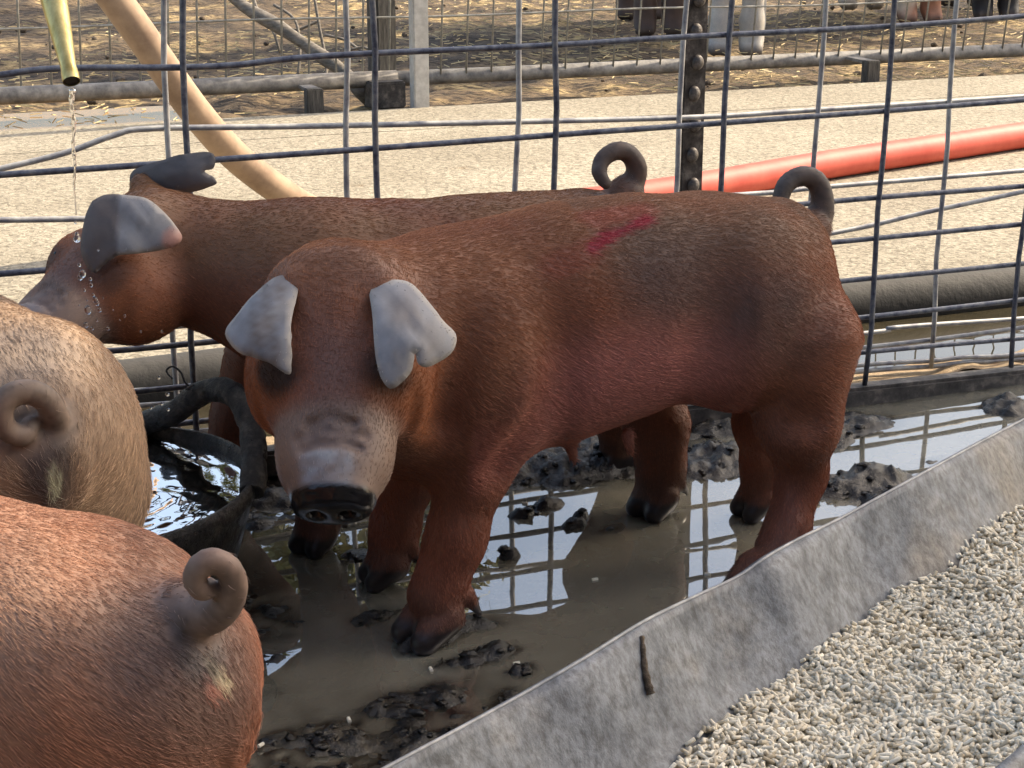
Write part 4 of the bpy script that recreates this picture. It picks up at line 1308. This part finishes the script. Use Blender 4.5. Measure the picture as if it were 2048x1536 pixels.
    ca = body.data.attributes.new('coat', 'FLOAT_COLOR', 'POINT')
    ca.data.foreach_set('color', np.concatenate([col, np.ones((n, 1))], 1).astype(np.float32).ravel())
    set_attr(body, 'gloss', np.clip(disc + hoofm * 0.6 + 0.25 * ih * smoothstep(.2, .22, hc[:, 0]), 0, 1))
    set_attr(body, 'bare', np.clip(earm + tm + disc + ih * smoothstep(.19, .22, hc[:, 0]), 0, 1))
    # eyes
    for e in (-1, 1):
        hv_ = (V[:nb] - np.array(ho)) @ Rh / a
        near_ = np.where((np.hypot(hv_[:, 0] - .134, hv_[:, 1] - .056 * e) < .006) & (hv_[:, 2] > -.06))[0]
        if not len(near_): continue
        c_ = V[near_[np.argmax(hv_[near_, 2])]] - (Rh[:, 1] * e * .5 + Rh[:, 2] * .86) * 0.0040
        MB().ball(c_, 0.0060 * a * head.get('eye', 1.0), n=12, m=8).build('eye', M['eye'], root)
    # pale fuzz on the ears
    if len(ears) and hair_n:
        et = np.array([f for f in Fl[len(F):] if len(f) == 3])
        a0, a1, a2 = V[et[:, 0]], V[et[:, 1]], V[et[:, 2]]
        en = np.cross(a1 - a0, a2 - a0); ea = np.linalg.norm(en, axis=1); en = en / (ea[:, None] + 1e-12)
        ew = ea * (0.04 + (ear_d[et[:, 0]] < 0.005)); ne = 350
        pk_ = rng.choice(len(et), ne, p=ew / ew.sum())
        r1, r2 = np.sqrt(rng.random((ne, 1))), rng.random((ne, 1))
        ep = a0[pk_] * (1 - r1) + a1[pk_] * r1 * (1 - r2) + a2[pk_] * r1 * r2
        ed_ = en[pk_] * rng.uniform(.15, .6, (ne, 1)) + (ep - np.array(ho)) * 5 + rng.normal(0, .5, (ne, 3)); ed_ /= np.linalg.norm(ed_, axis=1)[:, None]
        el = rng.uniform(.0012, .0030, (ne, 1))
        ear_pts = np.stack([ep, ep + ed_ * el * .5, ep + ed_ * el + np.array((0, 0, -.001))], 1).astype(np.float32)
        ecol = np.clip(col[et[pk_, 0]] * rng.uniform(.95, 1.3, (ne, 1)), 0, .8)
    # hair strands
    if hair_n:
        me = body.data
        Fq = F
        v0, v1, v2, v3 = (V[Fq[:, i]] for i in range(4))
        nrm = np.cross(v2 - v0, v3 - v1); ar = np.linalg.norm(nrm, axis=1) * 0.5
        nrm = nrm / (2 * ar[:, None] + 1e-12)
        fc = (v0 + v1 + v2 + v3) / 4
        fcol = col[Fq[:, 0]]
        fh = (fc - np.array(ho)) @ Rh / a
        bare = np.clip(tm[Fq[:, 0]] * 0.97 + hoofm[Fq[:, 0]] * 3 + disc[Fq[:, 0]] * 3 + smoothstep(.19, .21, fh[:, 0]) * ih[Fq[:, 0]] * 0.8, 0, 1)
        # only strands on the sides the place can be viewed from count; all faces are covered evenly
        fw = fc @ pg.Rw.T + pg.o; nw = nrm @ pg.Rw.T
        vd = np.array((0, 0, CAM_H)) - fw; vd /= np.linalg.norm(vd, axis=1)[:, None]
        pr = ar * (1 - bare) * ((nw * vd).sum(1) > -0.35); pr /= pr.sum()
        pick = rng.choice(len(Fq), hair_n, p=pr)
        ab_ = rng.random((hair_n, 2))
        root_p = (v0[pick] * (1 - ab_[:, :1]) + v1[pick] * ab_[:, :1]) * (1 - ab_[:, 1:]) + (v3[pick] * (1 - ab_[:, :1]) + v2[pick] * ab_[:, :1]) * ab_[:, 1:]
        nn_ = nrm[pick]
        flow = np.tile(np.array((-1.0, 0, -0.55)), (hair_n, 1))
        hh_ = (root_p - np.array(ho)) @ Rh / a
        hj = hh_ + rng.normal(0, .014, hh_.shape)
        inh = (hj[:, 0] > -.01) & (np.abs(hj[:, 1]) < .105) & (hj[:, 2] > -.15) & (hj[:, 2] < .03)
        flow[inh] = -Rh[:, 0] * 0.9
        lw = (root_p[:, 2] + rng.normal(0, .02, hair_n) < .2 * k)
        flow[lw] = np.array((-0.25, 0, -1.0))
        sw_ = fbm(root_p[:, 0] * 12, root_p[:, 2] * 12, 2, 55)[:, None]
        flow = flow + np.array((0.1, 0.0, 0.5)) * sw_ + rng.normal(0, 0.11, (hair_n, 3))
        tang = flow - nn_ * (flow * nn_).sum(1)[:, None]
        tang /= np.linalg.norm(tang, axis=1)[:, None] + 1e-9
        lift = rng.uniform(0.07, 0.22, (hair_n, 1)); ln2 = hair_len * rng.uniform(0.55, 1.25, (hair_n, 1)) * k
        ln2 = ln2 * np.where(inh, 0.55, np.where(lw, 0.7, 1.0))[:, None]
        dir1 = tang + nn_ * lift; dir2 = tang + nn_ * lift * 0.25
        p0 = root_p - nn_ * 0.0006; p1 = root_p + dir1 * ln2 * 0.5; p2 = p1 + dir2 * ln2 * 0.5
        pts = np.stack([p0, p1, p2], 1).astype(np.float32)
        hcol = fcol[pick] * rng.uniform(0.9, 1.95, (hair_n, 1))
        if len(ears):
            pts = np.concatenate([pts, ear_pts]); hcol = np.concatenate([hcol, ecol]); hair_n += len(ear_pts)
        hcv = bpy.data.hair_curves.new('hair')
        hcv.add_curves([3] * hair_n)
        hcv.attributes['position'].data.foreach_set('vector', pts.ravel()) if 'position' in hcv.attributes else hcv.points.foreach_set('position', pts.ravel())
        ra_ = hcv.attributes.get('radius') or hcv.attributes.new('radius', 'FLOAT', 'POINT')
        ra_.data.foreach_set('value', np.tile(np.array((0.00024, 0.00018, 0.00004), np.float32), hair_n))
        hcol = hcol + np.array((0.006, 0.004, 0.003))
        hcol = np.clip(hcol, 0, .9)
        at_ = hcv.attributes.new('coat', 'FLOAT_COLOR', 'CURVE')
        at_.data.foreach_set('color', np.concatenate([hcol, np.ones((hair_n, 1))], 1).astype(np.float32).ravel())
        hcv.materials.append(M['hair'])
        ho_ = bpy.data.objects.new('hair', hcv); COL.objects.link(ho_); ho_.parent = root
    return root

def frame(axis, upv):
    a = np.array(axis, float); a /= np.linalg.norm(a)
    u = np.array(upv, float); u -= a * (a @ u); u /= np.linalg.norm(u)
    return np.stack([a, np.cross(u, a), u], 1)

TORSO = [(-.345, .375, .012, .02), (-.33, .372, .055, .065), (-.30, .368, .092, .105), (-.25, .364, .118, .135), (-.18, .385, .128, .130), (-.08, .370, .127, .148), (.04, .362, .128, .156), (.14, .358, .127, .150), (.22, .352, .116, .140), (.28, .348, .095, .118), (.325, .345, .06, .08), (.34, .345, .015, .02)]
TORSO_A = [(-.348, .405, .012, .02), (-.335, .398, .055, .065), (-.305, .388, .092, .105), (-.25, .376, .116, .122), (-.18, .388, .128, .116), (-.08, .374, .127, .141), (.04, .358, .128, .152), (.14, .348, .126, .144), (.22, .334, .114, .132), (.28, .322, .092, .112), (.325, .315, .06, .08), (.34, .315, .015, .02)]
TORSO_D = [(x * .9, (z + min(x, 0.05) * .12) * .9, w * .9, h * .9) for x, z, w, h in TORSO]
def scaled(k, dz=0.0):
    return [(x * k, z * k + dz, w * k, h * k) for x, z, w, h in TORSO]
def leg_px(pg, seq):
    return [(pg.px(x, y, Y), r) for x, y, Y, r in seq]
def leg_generic(k, front, e):
    if front:
        q = [((.19, .07, .28), .062), ((.185, .075, .19), .042), ((.195, .075, .115), .031), ((.20, .076, .05), .030), ((.215, .076, .012), .031)]
    else:
        q = [((-.20, .07, .30), .085), ((-.165, .078, .215), .062), ((-.235, .08, .145), .038), ((-.222, .08, .05), .030), ((-.205, .08, .012), .031)]
    return [((p[0] * k, p[1] * k * e, p[2] * k), r * k) for p, r in q]

# ------------------------------------------------------------------ the pigs
# 1) standing pig in the middle, head turned to the viewer
A = Pig('main', (0.085, 2.09), 202.0, 1.0)
pollA = A.px(672, 528, 1.885)
axA = A.dirl((0.02, -0.706, -0.708)); upA = A.dirl((0.0, -0.708, 0.706))
RA = frame(axA, upA)
legsA = [
    leg_px(A, [(975, 760, 1.97, .075), (945, 930, 1.95, .045), (912, 1075, 1.93, .034), (872, 1190, 1.915, .035), (842, 1262, 1.90, .036)]),
    leg_px(A, [(850, 830, 2.10, .060), (805, 960, 2.10, .038), (790, 1055, 2.09, .029), (778, 1122, 2.08, .030), (758, 1152, 2.075, .030)]),
    leg_px(A, [(1590, 690, 2.14, .088), (1596, 845, 2.11, .052), (1603, 945, 2.13, .031), (1572, 1070, 2.09, .0275), (1526, 1160, 2.045, .029), (1492, 1210, 2.02, .033)]),
    leg_px(A, [(1560, 720, 2.29, .07), (1530, 845, 2.30, .042), (1528, 925, 2.32, .030), (1518, 985, 2.32, .028), (1503, 1022, 2.315, .030)]),
]
tailA = [(A.px(1600, 480, 2.27), .024), (A.px(1636, 440, 2.295), .0185), (A.px(1645, 398, 2.30), .0145), (A.px(1632, 362, 2.30), .0135), (A.px(1603, 352, 2.295), .0128), (A.px(1573, 368, 2.285), .0118), (A.px(1561, 402, 2.275), .0105), (A.px(1572, 425, 2.27), .009)]
neckA = [((.12, 0, .365), .09), (tuple(pollA * .45 + np.array((.20, 0, .36)) * .55 + np.array((0, 0, -.030))), .080), (tuple(pollA + RA @ np.array((.03, -.01, -.062))), .060), (tuple(pollA + RA @ np.array((.03, 0, -.07))), .060), ((.19, 0, .335), .128), ((.27, .03, .335), .108), (tuple(pollA + RA @ np.array((.035, 0, -.085))), .074)]
def earpx(pg, pts, f):
    return [pg.px(x, y, f(x, y)) for x, y in pts]
ea1 = earpx(A, [(601, 566), (575, 551), (545, 556), (505, 592), (470, 632), (444, 662), (455, 685), (480, 706), (515, 717), (545, 728), (572, 750), (584, 722), (592, 680), (594, 640), (598, 600)], lambda x, y: 1.845 - (y - 560) * 0.00050 + abs(x - 560) * 0.0001)
ea2 = earpx(A, [(738, 590), (752, 566), (790, 559), (822, 566), (852, 598), (885, 640), (914, 668), (910, 698), (890, 718), (855, 734), (834, 728), (826, 708), (822, 740), (806, 762), (784, 778), (765, 760), (752, 725), (745, 680), (742, 630)], lambda x, y: 1.845 - (y - 560) * 0.00050 + (x - 740) * 0.00014)
def zoneA(S):
    S.chain_sub = None
    S.cone((-.128, .156, .47), (-.112, .160, .29), .022, .022, 0.05, sub=True)      # fold before the ham
    S.cone((-.128, -.156, .47), (-.112, -.160, .29), .022, .022, 0.05, sub=True)
    S.cone((.085, .152, .42), (.075, .156, .27), .016, .018, 0.045, sub=True)       # behind the shoulder
    S.cone((.20, .150, .44), (.235, .150, .30), .014, .014, 0.04, sub=True)         # neck fold
    S.cone((.10, .150, .30), (.16, .140, .225), .014, .012, 0.035, sub=True)        # elbow fold
    S.cone((-.26, .150, .235), (-.15, .150, .245), .014, .014, 0.04, sub=True)      # under the ham
    for x in (.115, .035, -.045):
        for y in (.055, -.055):
            S.cone((x, y, .218), (x - .004, y * 1.05, .196), .0085, .005, 0.010)
    for b in (A.px(588, 562, 1.85), A.px(764, 566, 1.85)):
        b = b - RA[:, 2] * 0.014
        S.cone(pollA + (b - pollA) * 0.45 - RA[:, 2] * 0.025, b, .030, .013, 0.03)
A.zone.append(zoneA)
def pick(pg, V, px, py):
    d = ray(px, py); d = d / np.linalg.norm(d)
    W_ = V @ pg.Rw.T + pg.o - np.array((0, 0, CAM_H))
    t = W_ @ d
    off = np.linalg.norm(W_ - t[:, None] * d, axis=1)
    ok = off < 0.007
    if not ok.any():
        return V[np.argmin(off)]
    c = np.where(ok)[0]
    return V[c[np.argmin(t[c])]]
def stroke(pg, V, pts):
    q = [pick(pg, V, *p) for p in pts]
    best = np.full(len(V), 9.0)
    for a, b in zip(q[:-1], q[1:]):
        ba = b - a
        t = np.clip(((V - a) @ ba) / max(ba @ ba, 1e-9), 0, 1)
        best = np.minimum(best, np.linalg.norm(V - (a + t[:, None] * ba), axis=1))
    return best
def colA(V, nz, nz2):
    # raddle mark on the loin, grey hide on the flank and ham, rosy lower belly
    q = A.px(1235, 455, 1.97)
    d = V - q
    t1 = A.px(1300, 425, 1.99) - A.px(1175, 485, 1.96); t1 /= np.linalg.norm(t1)
    al = d @ t1; pe = np.linalg.norm(d - al[:, None] * t1, axis=1)
    near = (V[:, 1] > 0.02)
    mark = smoothstep(.013, .004, stroke(A, V, [(1190, 482), (1215, 468), (1250, 448), (1295, 430)]) + 0.012 * nz2)
    d2 = stroke(A, V, [(1190, 425), (1280, 412)]); lower = stroke(A, V, [(1110, 520), (1185, 484)])
    g1 = pick(A, V, 1560, 650); g2 = pick(A, V, 1350, 560)
    gm = smoothstep(.11, .02, np.linalg.norm((V - g1) * np.array((.8, .5, 1.1)), axis=1)) * (0.85 + nz)
    gm2 = smoothstep(.09, .02, np.linalg.norm((V - g2) * np.array((.9, .5, .8)), axis=1)) * 0.5
    sh = pick(A, V, 960, 640)
    shm = smoothstep(.13, .03, np.linalg.norm((V - sh) * np.array((1, .5, .9)), axis=1)) * 0.6
    bl = pick(A, V, 1280, 770)
    blm = smoothstep(.13, .03, np.linalg.norm((V - bl) * np.array((.6, .5, 1.2)), axis=1)) * 0.75
    return [(gm * near * 0.75, (0.095, 0.07, 0.066)), (gm2 * near * 1.5, (0.15, 0.088, 0.07)), (smoothstep(.42, .49, V[:, 2]) * (V[:, 0] < .02) * np.clip(0.35 + 1.2 * nz, 0, 0.6), (0.15, 0.092, 0.06)), (shm * near, (0.25, 0.105, 0.05)), (blm * near * 1.25, (0.40, 0.155, 0.125)),
            (smoothstep(.030, .008, d2 + 0.015 * nz2) * 0.4, (0.36, 0.07, 0.05)), (smoothstep(.028, .008, lower + 0.015 * nz2) * 0.22, (0.34, 0.06, 0.05)), (mark * near * 0.85, (0.30, 0.018, 0.04))]
def paintA(V, hc, nz, nz2, ear_id):
    dk = (ear_id == 0)
    v = V @ A.Rw.T + A.o
    e0, e1 = P(470, 640, 1.82), P(590, 700, 1.80)
    band = smoothstep(e0[0] + 0.012, e0[0] + 0.028, v[:, 0]) * smoothstep(e1[0] - 0.006, e1[0] - 0.016, v[:, 0])
    return [(dk * band * np.clip(0.62 + 0.5 * nz2 + 0.28 * np.sin(v[:, 0] * 330 + v[:, 2] * 130 + nz * 3), 0.15, 0.85), (0.125, 0.10, 0.088)),
            ((ear_id == 1) * smoothstep(.035, .008, np.linalg.norm(v - P(830, 660, 1.81), axis=1)) * np.clip(0.35 + 1.5 * nz2, 0, 0.7), (0.15, 0.12, 0.11))]
make_pig(A, TORSO_A, legsA, dict(o=pollA, R=RA, len=.285, paint=paintA, back=0.45), tailA, neckA,
         [(ea1, A.dirl((-.25, -.93, .25)), .019), (ea2, A.dirl((.2, -.94, .28)), .019)],
         'red-brown pig in the middle facing the viewer with pale floppy ears', 0.0045, 130000, colA)

# 2) pig behind it, drinking under the spout, seen from the side
B = Pig('back', (-0.045, 2.365), 196.0, 0.90)
pollB = B.px(290, 416, 2.28); noseB = B.px(66, 602, 2.13)
axB = noseB - pollB
RB = frame(axB, B.dirl((-.25, -.35, 1.0)))
legsB = [
    leg_px(B, [(660, 800, 2.26, .055), (648, 940, 2.23, .036), (640, 1025, 2.205, .028), (634, 1070, 2.195, .028), (622, 1092, 2.185, .029)]),
    leg_px(B, [(520, 720, 2.42, .055), (475, 830, 2.41, .036), (448, 910, 2.395, .028), (440, 965, 2.385, .027), (428, 985, 2.38, .028)]),
    leg_px(B, [(1260, 720, 2.40, .075), (1315, 850, 2.36, .044), (1322, 930, 2.35, .033), (1312, 1000, 2.33, .030), (1298, 1028, 2.32, .032)]),
    leg_px(B, [(1220, 720, 2.52, .07), (1245, 830, 2.53, .042), (1245, 880, 2.53, .030), (1238, 925, 2.53, .028), (1225, 940, 2.525, .029)]),
]
tailB = [(B.px(1240, 400, 2.44), .022), (B.px(1262, 372, 2.445), .017), (B.px(1274, 338, 2.445), .0145), (B.px(1258, 308, 2.44), .013), (B.px(1232, 302, 2.43), .0125), (B.px(1206, 318, 2.42), .0115), (B.px(1198, 345, 2.41), .010), (B.px(1212, 368, 2.405), .008)]
neckB = [((.17, 0, .335), .118), ((.25, .01, .352), .110), (tuple(pollB + RB @ np.array((.01, 0, -.07))), .083)]
eb1 = earpx(B, [(185, 402), (212, 389), (255, 391), (295, 398), (328, 424), (352, 452), (364, 474), (352, 490), (318, 501), (270, 509), (240, 512), (224, 520), (205, 534), (190, 546), (172, 532), (162, 500), (166, 460), (174, 425)], lambda x, y: 2.175 - (y - 400) * 0.00022 + (x - 180) * 0.00008)
eb2 = earpx(B, [(262, 378), (259, 352), (272, 338), (320, 326), (370, 312), (418, 302), (430, 314), (427, 336), (410, 347), (428, 356), (428, 372), (360, 392)], lambda x, y: 2.375)
def zoneB(S):
    b = B.px(262, 405, 2.185)
    b = b + B.dirl((0, .02, -.012))
    S.cone(pollB + (b - pollB) * 0.4 - RB[:, 2] * 0.02, b, .03, .014, 0.03)
    b = B.px(285, 372, 2.37)
    S.cone(pollB + (b - pollB) * 0.4 - RB[:, 2] * 0.03, b, .03, .018, 0.03)
    S.cone((-.115, .140, .42), (-.10, .145, .26), .02, .02, 0.05, sub=True)
B.zone.append(zoneB)
def colB(V, nz, nz2):
    return [(np.full(len(V), 0.7), (0.155, 0.058, 0.030)), (smoothstep(.36, .43, V[:, 2]) * (0.4 + nz), (0.20, 0.105, 0.05))]
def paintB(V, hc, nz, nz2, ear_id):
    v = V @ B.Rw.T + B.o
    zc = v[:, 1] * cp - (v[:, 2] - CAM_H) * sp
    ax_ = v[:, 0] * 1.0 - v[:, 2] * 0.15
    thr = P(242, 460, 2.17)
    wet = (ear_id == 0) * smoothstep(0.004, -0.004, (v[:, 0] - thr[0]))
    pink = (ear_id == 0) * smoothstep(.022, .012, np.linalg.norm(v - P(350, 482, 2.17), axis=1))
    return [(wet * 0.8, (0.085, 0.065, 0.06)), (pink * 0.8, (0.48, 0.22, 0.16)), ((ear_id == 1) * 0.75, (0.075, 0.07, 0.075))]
make_pig(B, scaled(.90, .0), legsB, dict(o=pollB, R=RB, len=.265, paint=paintB, eye=0.8, eye_dark=0.7, bridge=0.35), tailB, neckB,
         [(eb1, B.dirl((.15, -.95, .3)), .014), (eb2, B.dirl((.1, -.8, .6)), .010)],
         'red-brown pig behind, drinking with its head under the brass spout', 0.005, 60000, colB, lo=(-.46, -.30, -.01), hi=(.78, .34, .62))

# 3) pig at the left with its rump and curled tail to the viewer
C = Pig('left', (-0.628, 1.80), 127.0, 0.93)
pollC = np.array((.40, 0.02, .36)); RC = frame((.75, .15, -.65), (.6, 0, .8))
neckC = [((.18, 0, .34), .12), ((.27, 0, .35), .105), (tuple(pollC + RC @ np.array((.0, 0, -.06))), .083)]
def gen_ears(poll, Rh, s):
    out = []
    for e in (-1, 1):
        q = [(0, .045, .0), (-.02, .075, -.005), (.0, .105, -.03), (.04, .125, -.06), (.085, .115, -.08), (.10, .09, -.06), (.06, .06, -.02), (.03, .045, .0)]
        pts = [poll + Rh @ (np.array((x, y * e, z)) * s) for x, y, z in q]
        n_ = Rh @ np.array((.1, .5 * e, .85))
        if e < 0: pts = pts[::-1]
        out.append((pts, n_, .01))
    return out
tailC = [(C.px(98, 905, 1.60), .022), (C.px(108, 872, 1.565), .0165), (C.px(108, 832, 1.545), .0125), (C.px(90, 798, 1.53), .0115), (C.px(55, 783, 1.52), .0112), (C.px(18, 793, 1.51), .0108), (C.px(2, 825, 1.505), .0105), (C.px(15, 862, 1.51), .010), (C.px(48, 870, 1.52), .0092), (C.px(62, 845, 1.53), .0075)]
def colC(V, nz, nz2):
    a_ = pick(C, V, 108, 935)
    d = np.linalg.norm((V - a_) * np.array((.6, 1.6, .75)), axis=1)
    y_ = np.linalg.norm((V - pick(C, V, 112, 975)) * np.array((.5, 2.2, .8)), axis=1)
    gr = smoothstep(.09, .03, np.linalg.norm(V - pick(C, V, 30, 690), axis=1)) * 0.7
    return [(np.full(len(V), 0.8), (0.36, 0.255, 0.16)), (gr, (0.17, 0.14, 0.12)), (smoothstep(.06, .02, d) * 0.85, (0.07, 0.058, 0.055)), (smoothstep(.020, .010, y_) * (0.8 + nz2), (0.42, 0.40, 0.26))]
make_pig(C, scaled(.92), [leg_generic(.92, f, e) for f in (True, False) for e in (-1, 1)], dict(o=pollC, R=RC, len=.255), tailC, neckC, gen_ears(pollC, RC, .95),
         'tan-brown pig at the left edge standing with its rump to the viewer', 0.005, 50000, colC, hair_len=0.015, tail_dark=(0.16, 0.115, 0.088), lo=(-.46, -.30, -.01), hi=(.66, .30, .62))

# 4) pig in the lower left corner, facing away to the left
D = Pig('corner', (-0.50, 1.225), 162.0, 0.90)
D.ham = -0.022
pollD = np.array((.41, 0.0, .385)); RD = frame((.85, 0, -.5), (.5, 0, .85))
neckD = [((.19, 0, .345), .122), ((.28, 0, .37), .107), (tuple(pollD + RD @ np.array((.0, 0, -.06))), .083)]
tailD = [(D.px(350, 1240, 1.165), .024), (D.px(392, 1232, 1.125), .0165), (D.px(438, 1222, 1.105), .0125), (D.px(466, 1186, 1.095), .0095), (D.px(462, 1144, 1.090), .0086), (D.px(430, 1121, 1.085), .0082), (D.px(398, 1132, 1.081), .0078), (D.px(389, 1163, 1.081), .0072), (D.px(408, 1184, 1.085), .0064), (D.px(424, 1168, 1.095), .005)]
def colD(V, nz, nz2):
    g = pick(D, V, 400, 1300)
    y_ = stroke(D, V, [(437, 1318), (450, 1335), (458, 1352), (470, 1358)])
    pk = np.linalg.norm(V - pick(D, V, 450, 1358), axis=1)
    return [(np.clip(0.7 + 0.4 * nz, 0, 1), (0.36, 0.155, 0.085)), (smoothstep(.32, .42, V[:, 2]) * (0.6 + nz), (0.34, 0.20, 0.13)), (smoothstep(.08, .02, np.linalg.norm((V - g) * np.array((.6, .8, .6)), axis=1)) * 0.75, (0.12, 0.085, 0.075)),
            (smoothstep(.017, .008, pk), (0.40, 0.17, 0.12)), (smoothstep(.0075, .003, y_ + 0.006 * nz2), (0.55, 0.46, 0.30)), (smoothstep(.030, .012, stroke(D, V, [(405, 1240), (420, 1310)])) * 0.8, (0.10, 0.085, 0.08))]
make_pig(D, TORSO_D, [leg_generic(.90, f, e) for f in (True, False) for e in (-1, 1)], dict(o=pollD, R=RD, len=.26), tailD, neckD, gen_ears(pollD, RD, .95),
         'red-brown pig in the lower left corner showing its rump and curled tail', 0.005, 110000, colD, tail_dark=(0.15, 0.10, 0.078), lo=(-.46, -.30, -.01), hi=(.70, .30, .62))

# ------------------------------------------------------------------ cattle standing in the pen across the alley (only their feet reach the picture)
def cow(px, py, heading, col1, col2, label, px2=None):
    g = G(px, py, 0.0)
    S = SDF((-.75, -.42, -.02), (1.25, .42, 1.6), 0.02)
    S.loft((0, 0, 0), np.eye(3), [(-.68, .98, .02, .03), (-.62, .97, .16, .2), (-.45, .95, .25, .32), (-.1, .92, .29, .35), (.3, .93, .26, .34), (.55, .98, .17, .26), (.68, 1.02, .05, .1)], 0.06)
    lx = [(.42, .075), (.42, -.075), (-.48, .085), (-.48, -.085)]
    for i, (x, y) in enumerate(lx):
        fr = x > 0
        S.chain([(x, y, .72), (x + (0 if fr else .03), y, .46), (x + (.0 if fr else -.05), y, .40), (x, y, .16), (x + .01, y, .10)], [.13, .075, .06, .048, .052], 0.05)
        for e in (-1, 1):
            S.cone((x + .01, y + e * .022, .085), (x + .06, y + e * .026, .03), .04, .032, 0.015)
    S.chain([(.5, 0, 1.05), (.8, 0, 1.25)], [.2, .13], 0.1)
    S.chain([(.8, 0, 1.28), (.98, 0, 1.12), (1.12, 0, .98)], [.13, .1, .075], 0.06)
    for e in (-1, 1):
        S.cone((.8, e * .1, 1.33), (.78, e * .25, 1.28), .05, .03, 0.03)
    S.chain([(-.66, 0, 1.08), (-.72, 0, .9), (-.70, 0, .55)], [.03, .022, .03], 0.01)
    V, F = S.surface()
    r = R(heading)
    c, q = math.cos(r), math.sin(r)
    fo = np.array((.46 * c, .46 * q, 0))
    o = np_mesh('calf', V, F, M['hide'], None)
    o.location = (g[0] - fo[0], g[1] - fo[1], 0); o.rotation_euler = (0, 0, r)
    nz = n3(V, 3, 400)
    w = (smoothstep(-.05, .15, nz) if col2 is not None else np.zeros(len(V)))[:, None]
    colr = np.array(col1) * (1 - w) + np.array(col2 if col2 is not None else col1) * w
    hf = smoothstep(.06, .04, V[:, 2])[:, None] * 0.7
    colr = colr * (1 - hf) + np.array((.08, .06, .05)) * hf
    ca = o.data.attributes.new('coat', 'FLOAT_COLOR', 'POINT')
    ca.data.foreach_set('color', np.concatenate([colr, np.ones((len(V), 1))], 1).astype(np.float32).ravel())
    set_attr(o, 'gloss', np.zeros(len(V)))
    tag(o, label, 'calf')
cow(1318, 72, 272, (.10, .06, .045), None, 'dark brown calf in the far pen of which only the feet show')
cow(1470, 112, 262, (.42, .39, .34), (.52, .49, .44), 'whitish calf in the far pen with one pale hoof by the fence')
cow(1838, 48, 280, (.30, .13, .07), (.62, .52, .40), 'tan and white calf in the far pen seen only by its feet')
cow(1990, 40, 268, (.012, .011, .012), None, 'black calf in the far pen at the upper right')

# ------------------------------------------------------------------ tree whose crown is mirrored in the puddle
tree = empty('tree', (-1.75, 14.5, -0.1))
tag(tree, 'leafy yellow-green tree beyond the pens, seen mirrored in the puddle', 'tree')
M['bark'] = simple('bark', (0.05, 0.04, 0.03), (0.13, 0.105, 0.08), 8, 0.9, 0, 0.6, 0.02)
M['leaf'] = simple('leaf', (0.10, 0.11, 0.02), (0.20, 0.19, 0.05), 1.5, 0.6)
tmb = MB().tube([(0, 0, 0), (0.05, 0, 1.2), (-0.05, 0.1, 2.4), (0.1, 0, 4.2), (0.0, 0, 6.0)], [.22, .18, .15, .10, .03], 10)
for k in range(9):
    a = k * 2.4; z = 2.0 + k * 0.4
    tmb.tube([(0, 0, z), (math.cos(a) * 0.7, math.sin(a) * 0.7, z + 0.5), (math.cos(a) * 1.5, math.sin(a) * 1.5, z + 1.0)], [.07, .045, .012], 7)
tmb.build('trunk', M['bark'], tree)
nl = 9000
dirs = rng.normal(0, 1, (nl, 3)); dirs /= np.linalg.norm(dirs, axis=1)[:, None]
cl = rng.normal(0, 1, (40, 3)); cl /= np.linalg.norm(cl, axis=1)[:, None]; cl = cl * np.array((1.7, 1.7, 2.0)) * rng.uniform(.35, 1.0, (40, 1)) + np.array((0, 0, 4.6))
lp = cl[rng.integers(0, 40, nl)] + dirs * rng.random((nl, 1)) ** .5 * .55
t1 = rng.normal(0, 1, (nl, 3)); t1 /= np.linalg.norm(t1, axis=1)[:, None]; t2 = np.cross(t1, dirs); t2 /= np.linalg.norm(t2, axis=1)[:, None] + 1e-6
lv = np.stack([lp - t1 * .07, lp + t2 * .035, lp + t1 * .07, lp - t2 * .035], 1).reshape(-1, 3)
cr = np_mesh('crown', lv, np.arange(nl * 4).reshape(-1, 4), M['leaf'], tree)
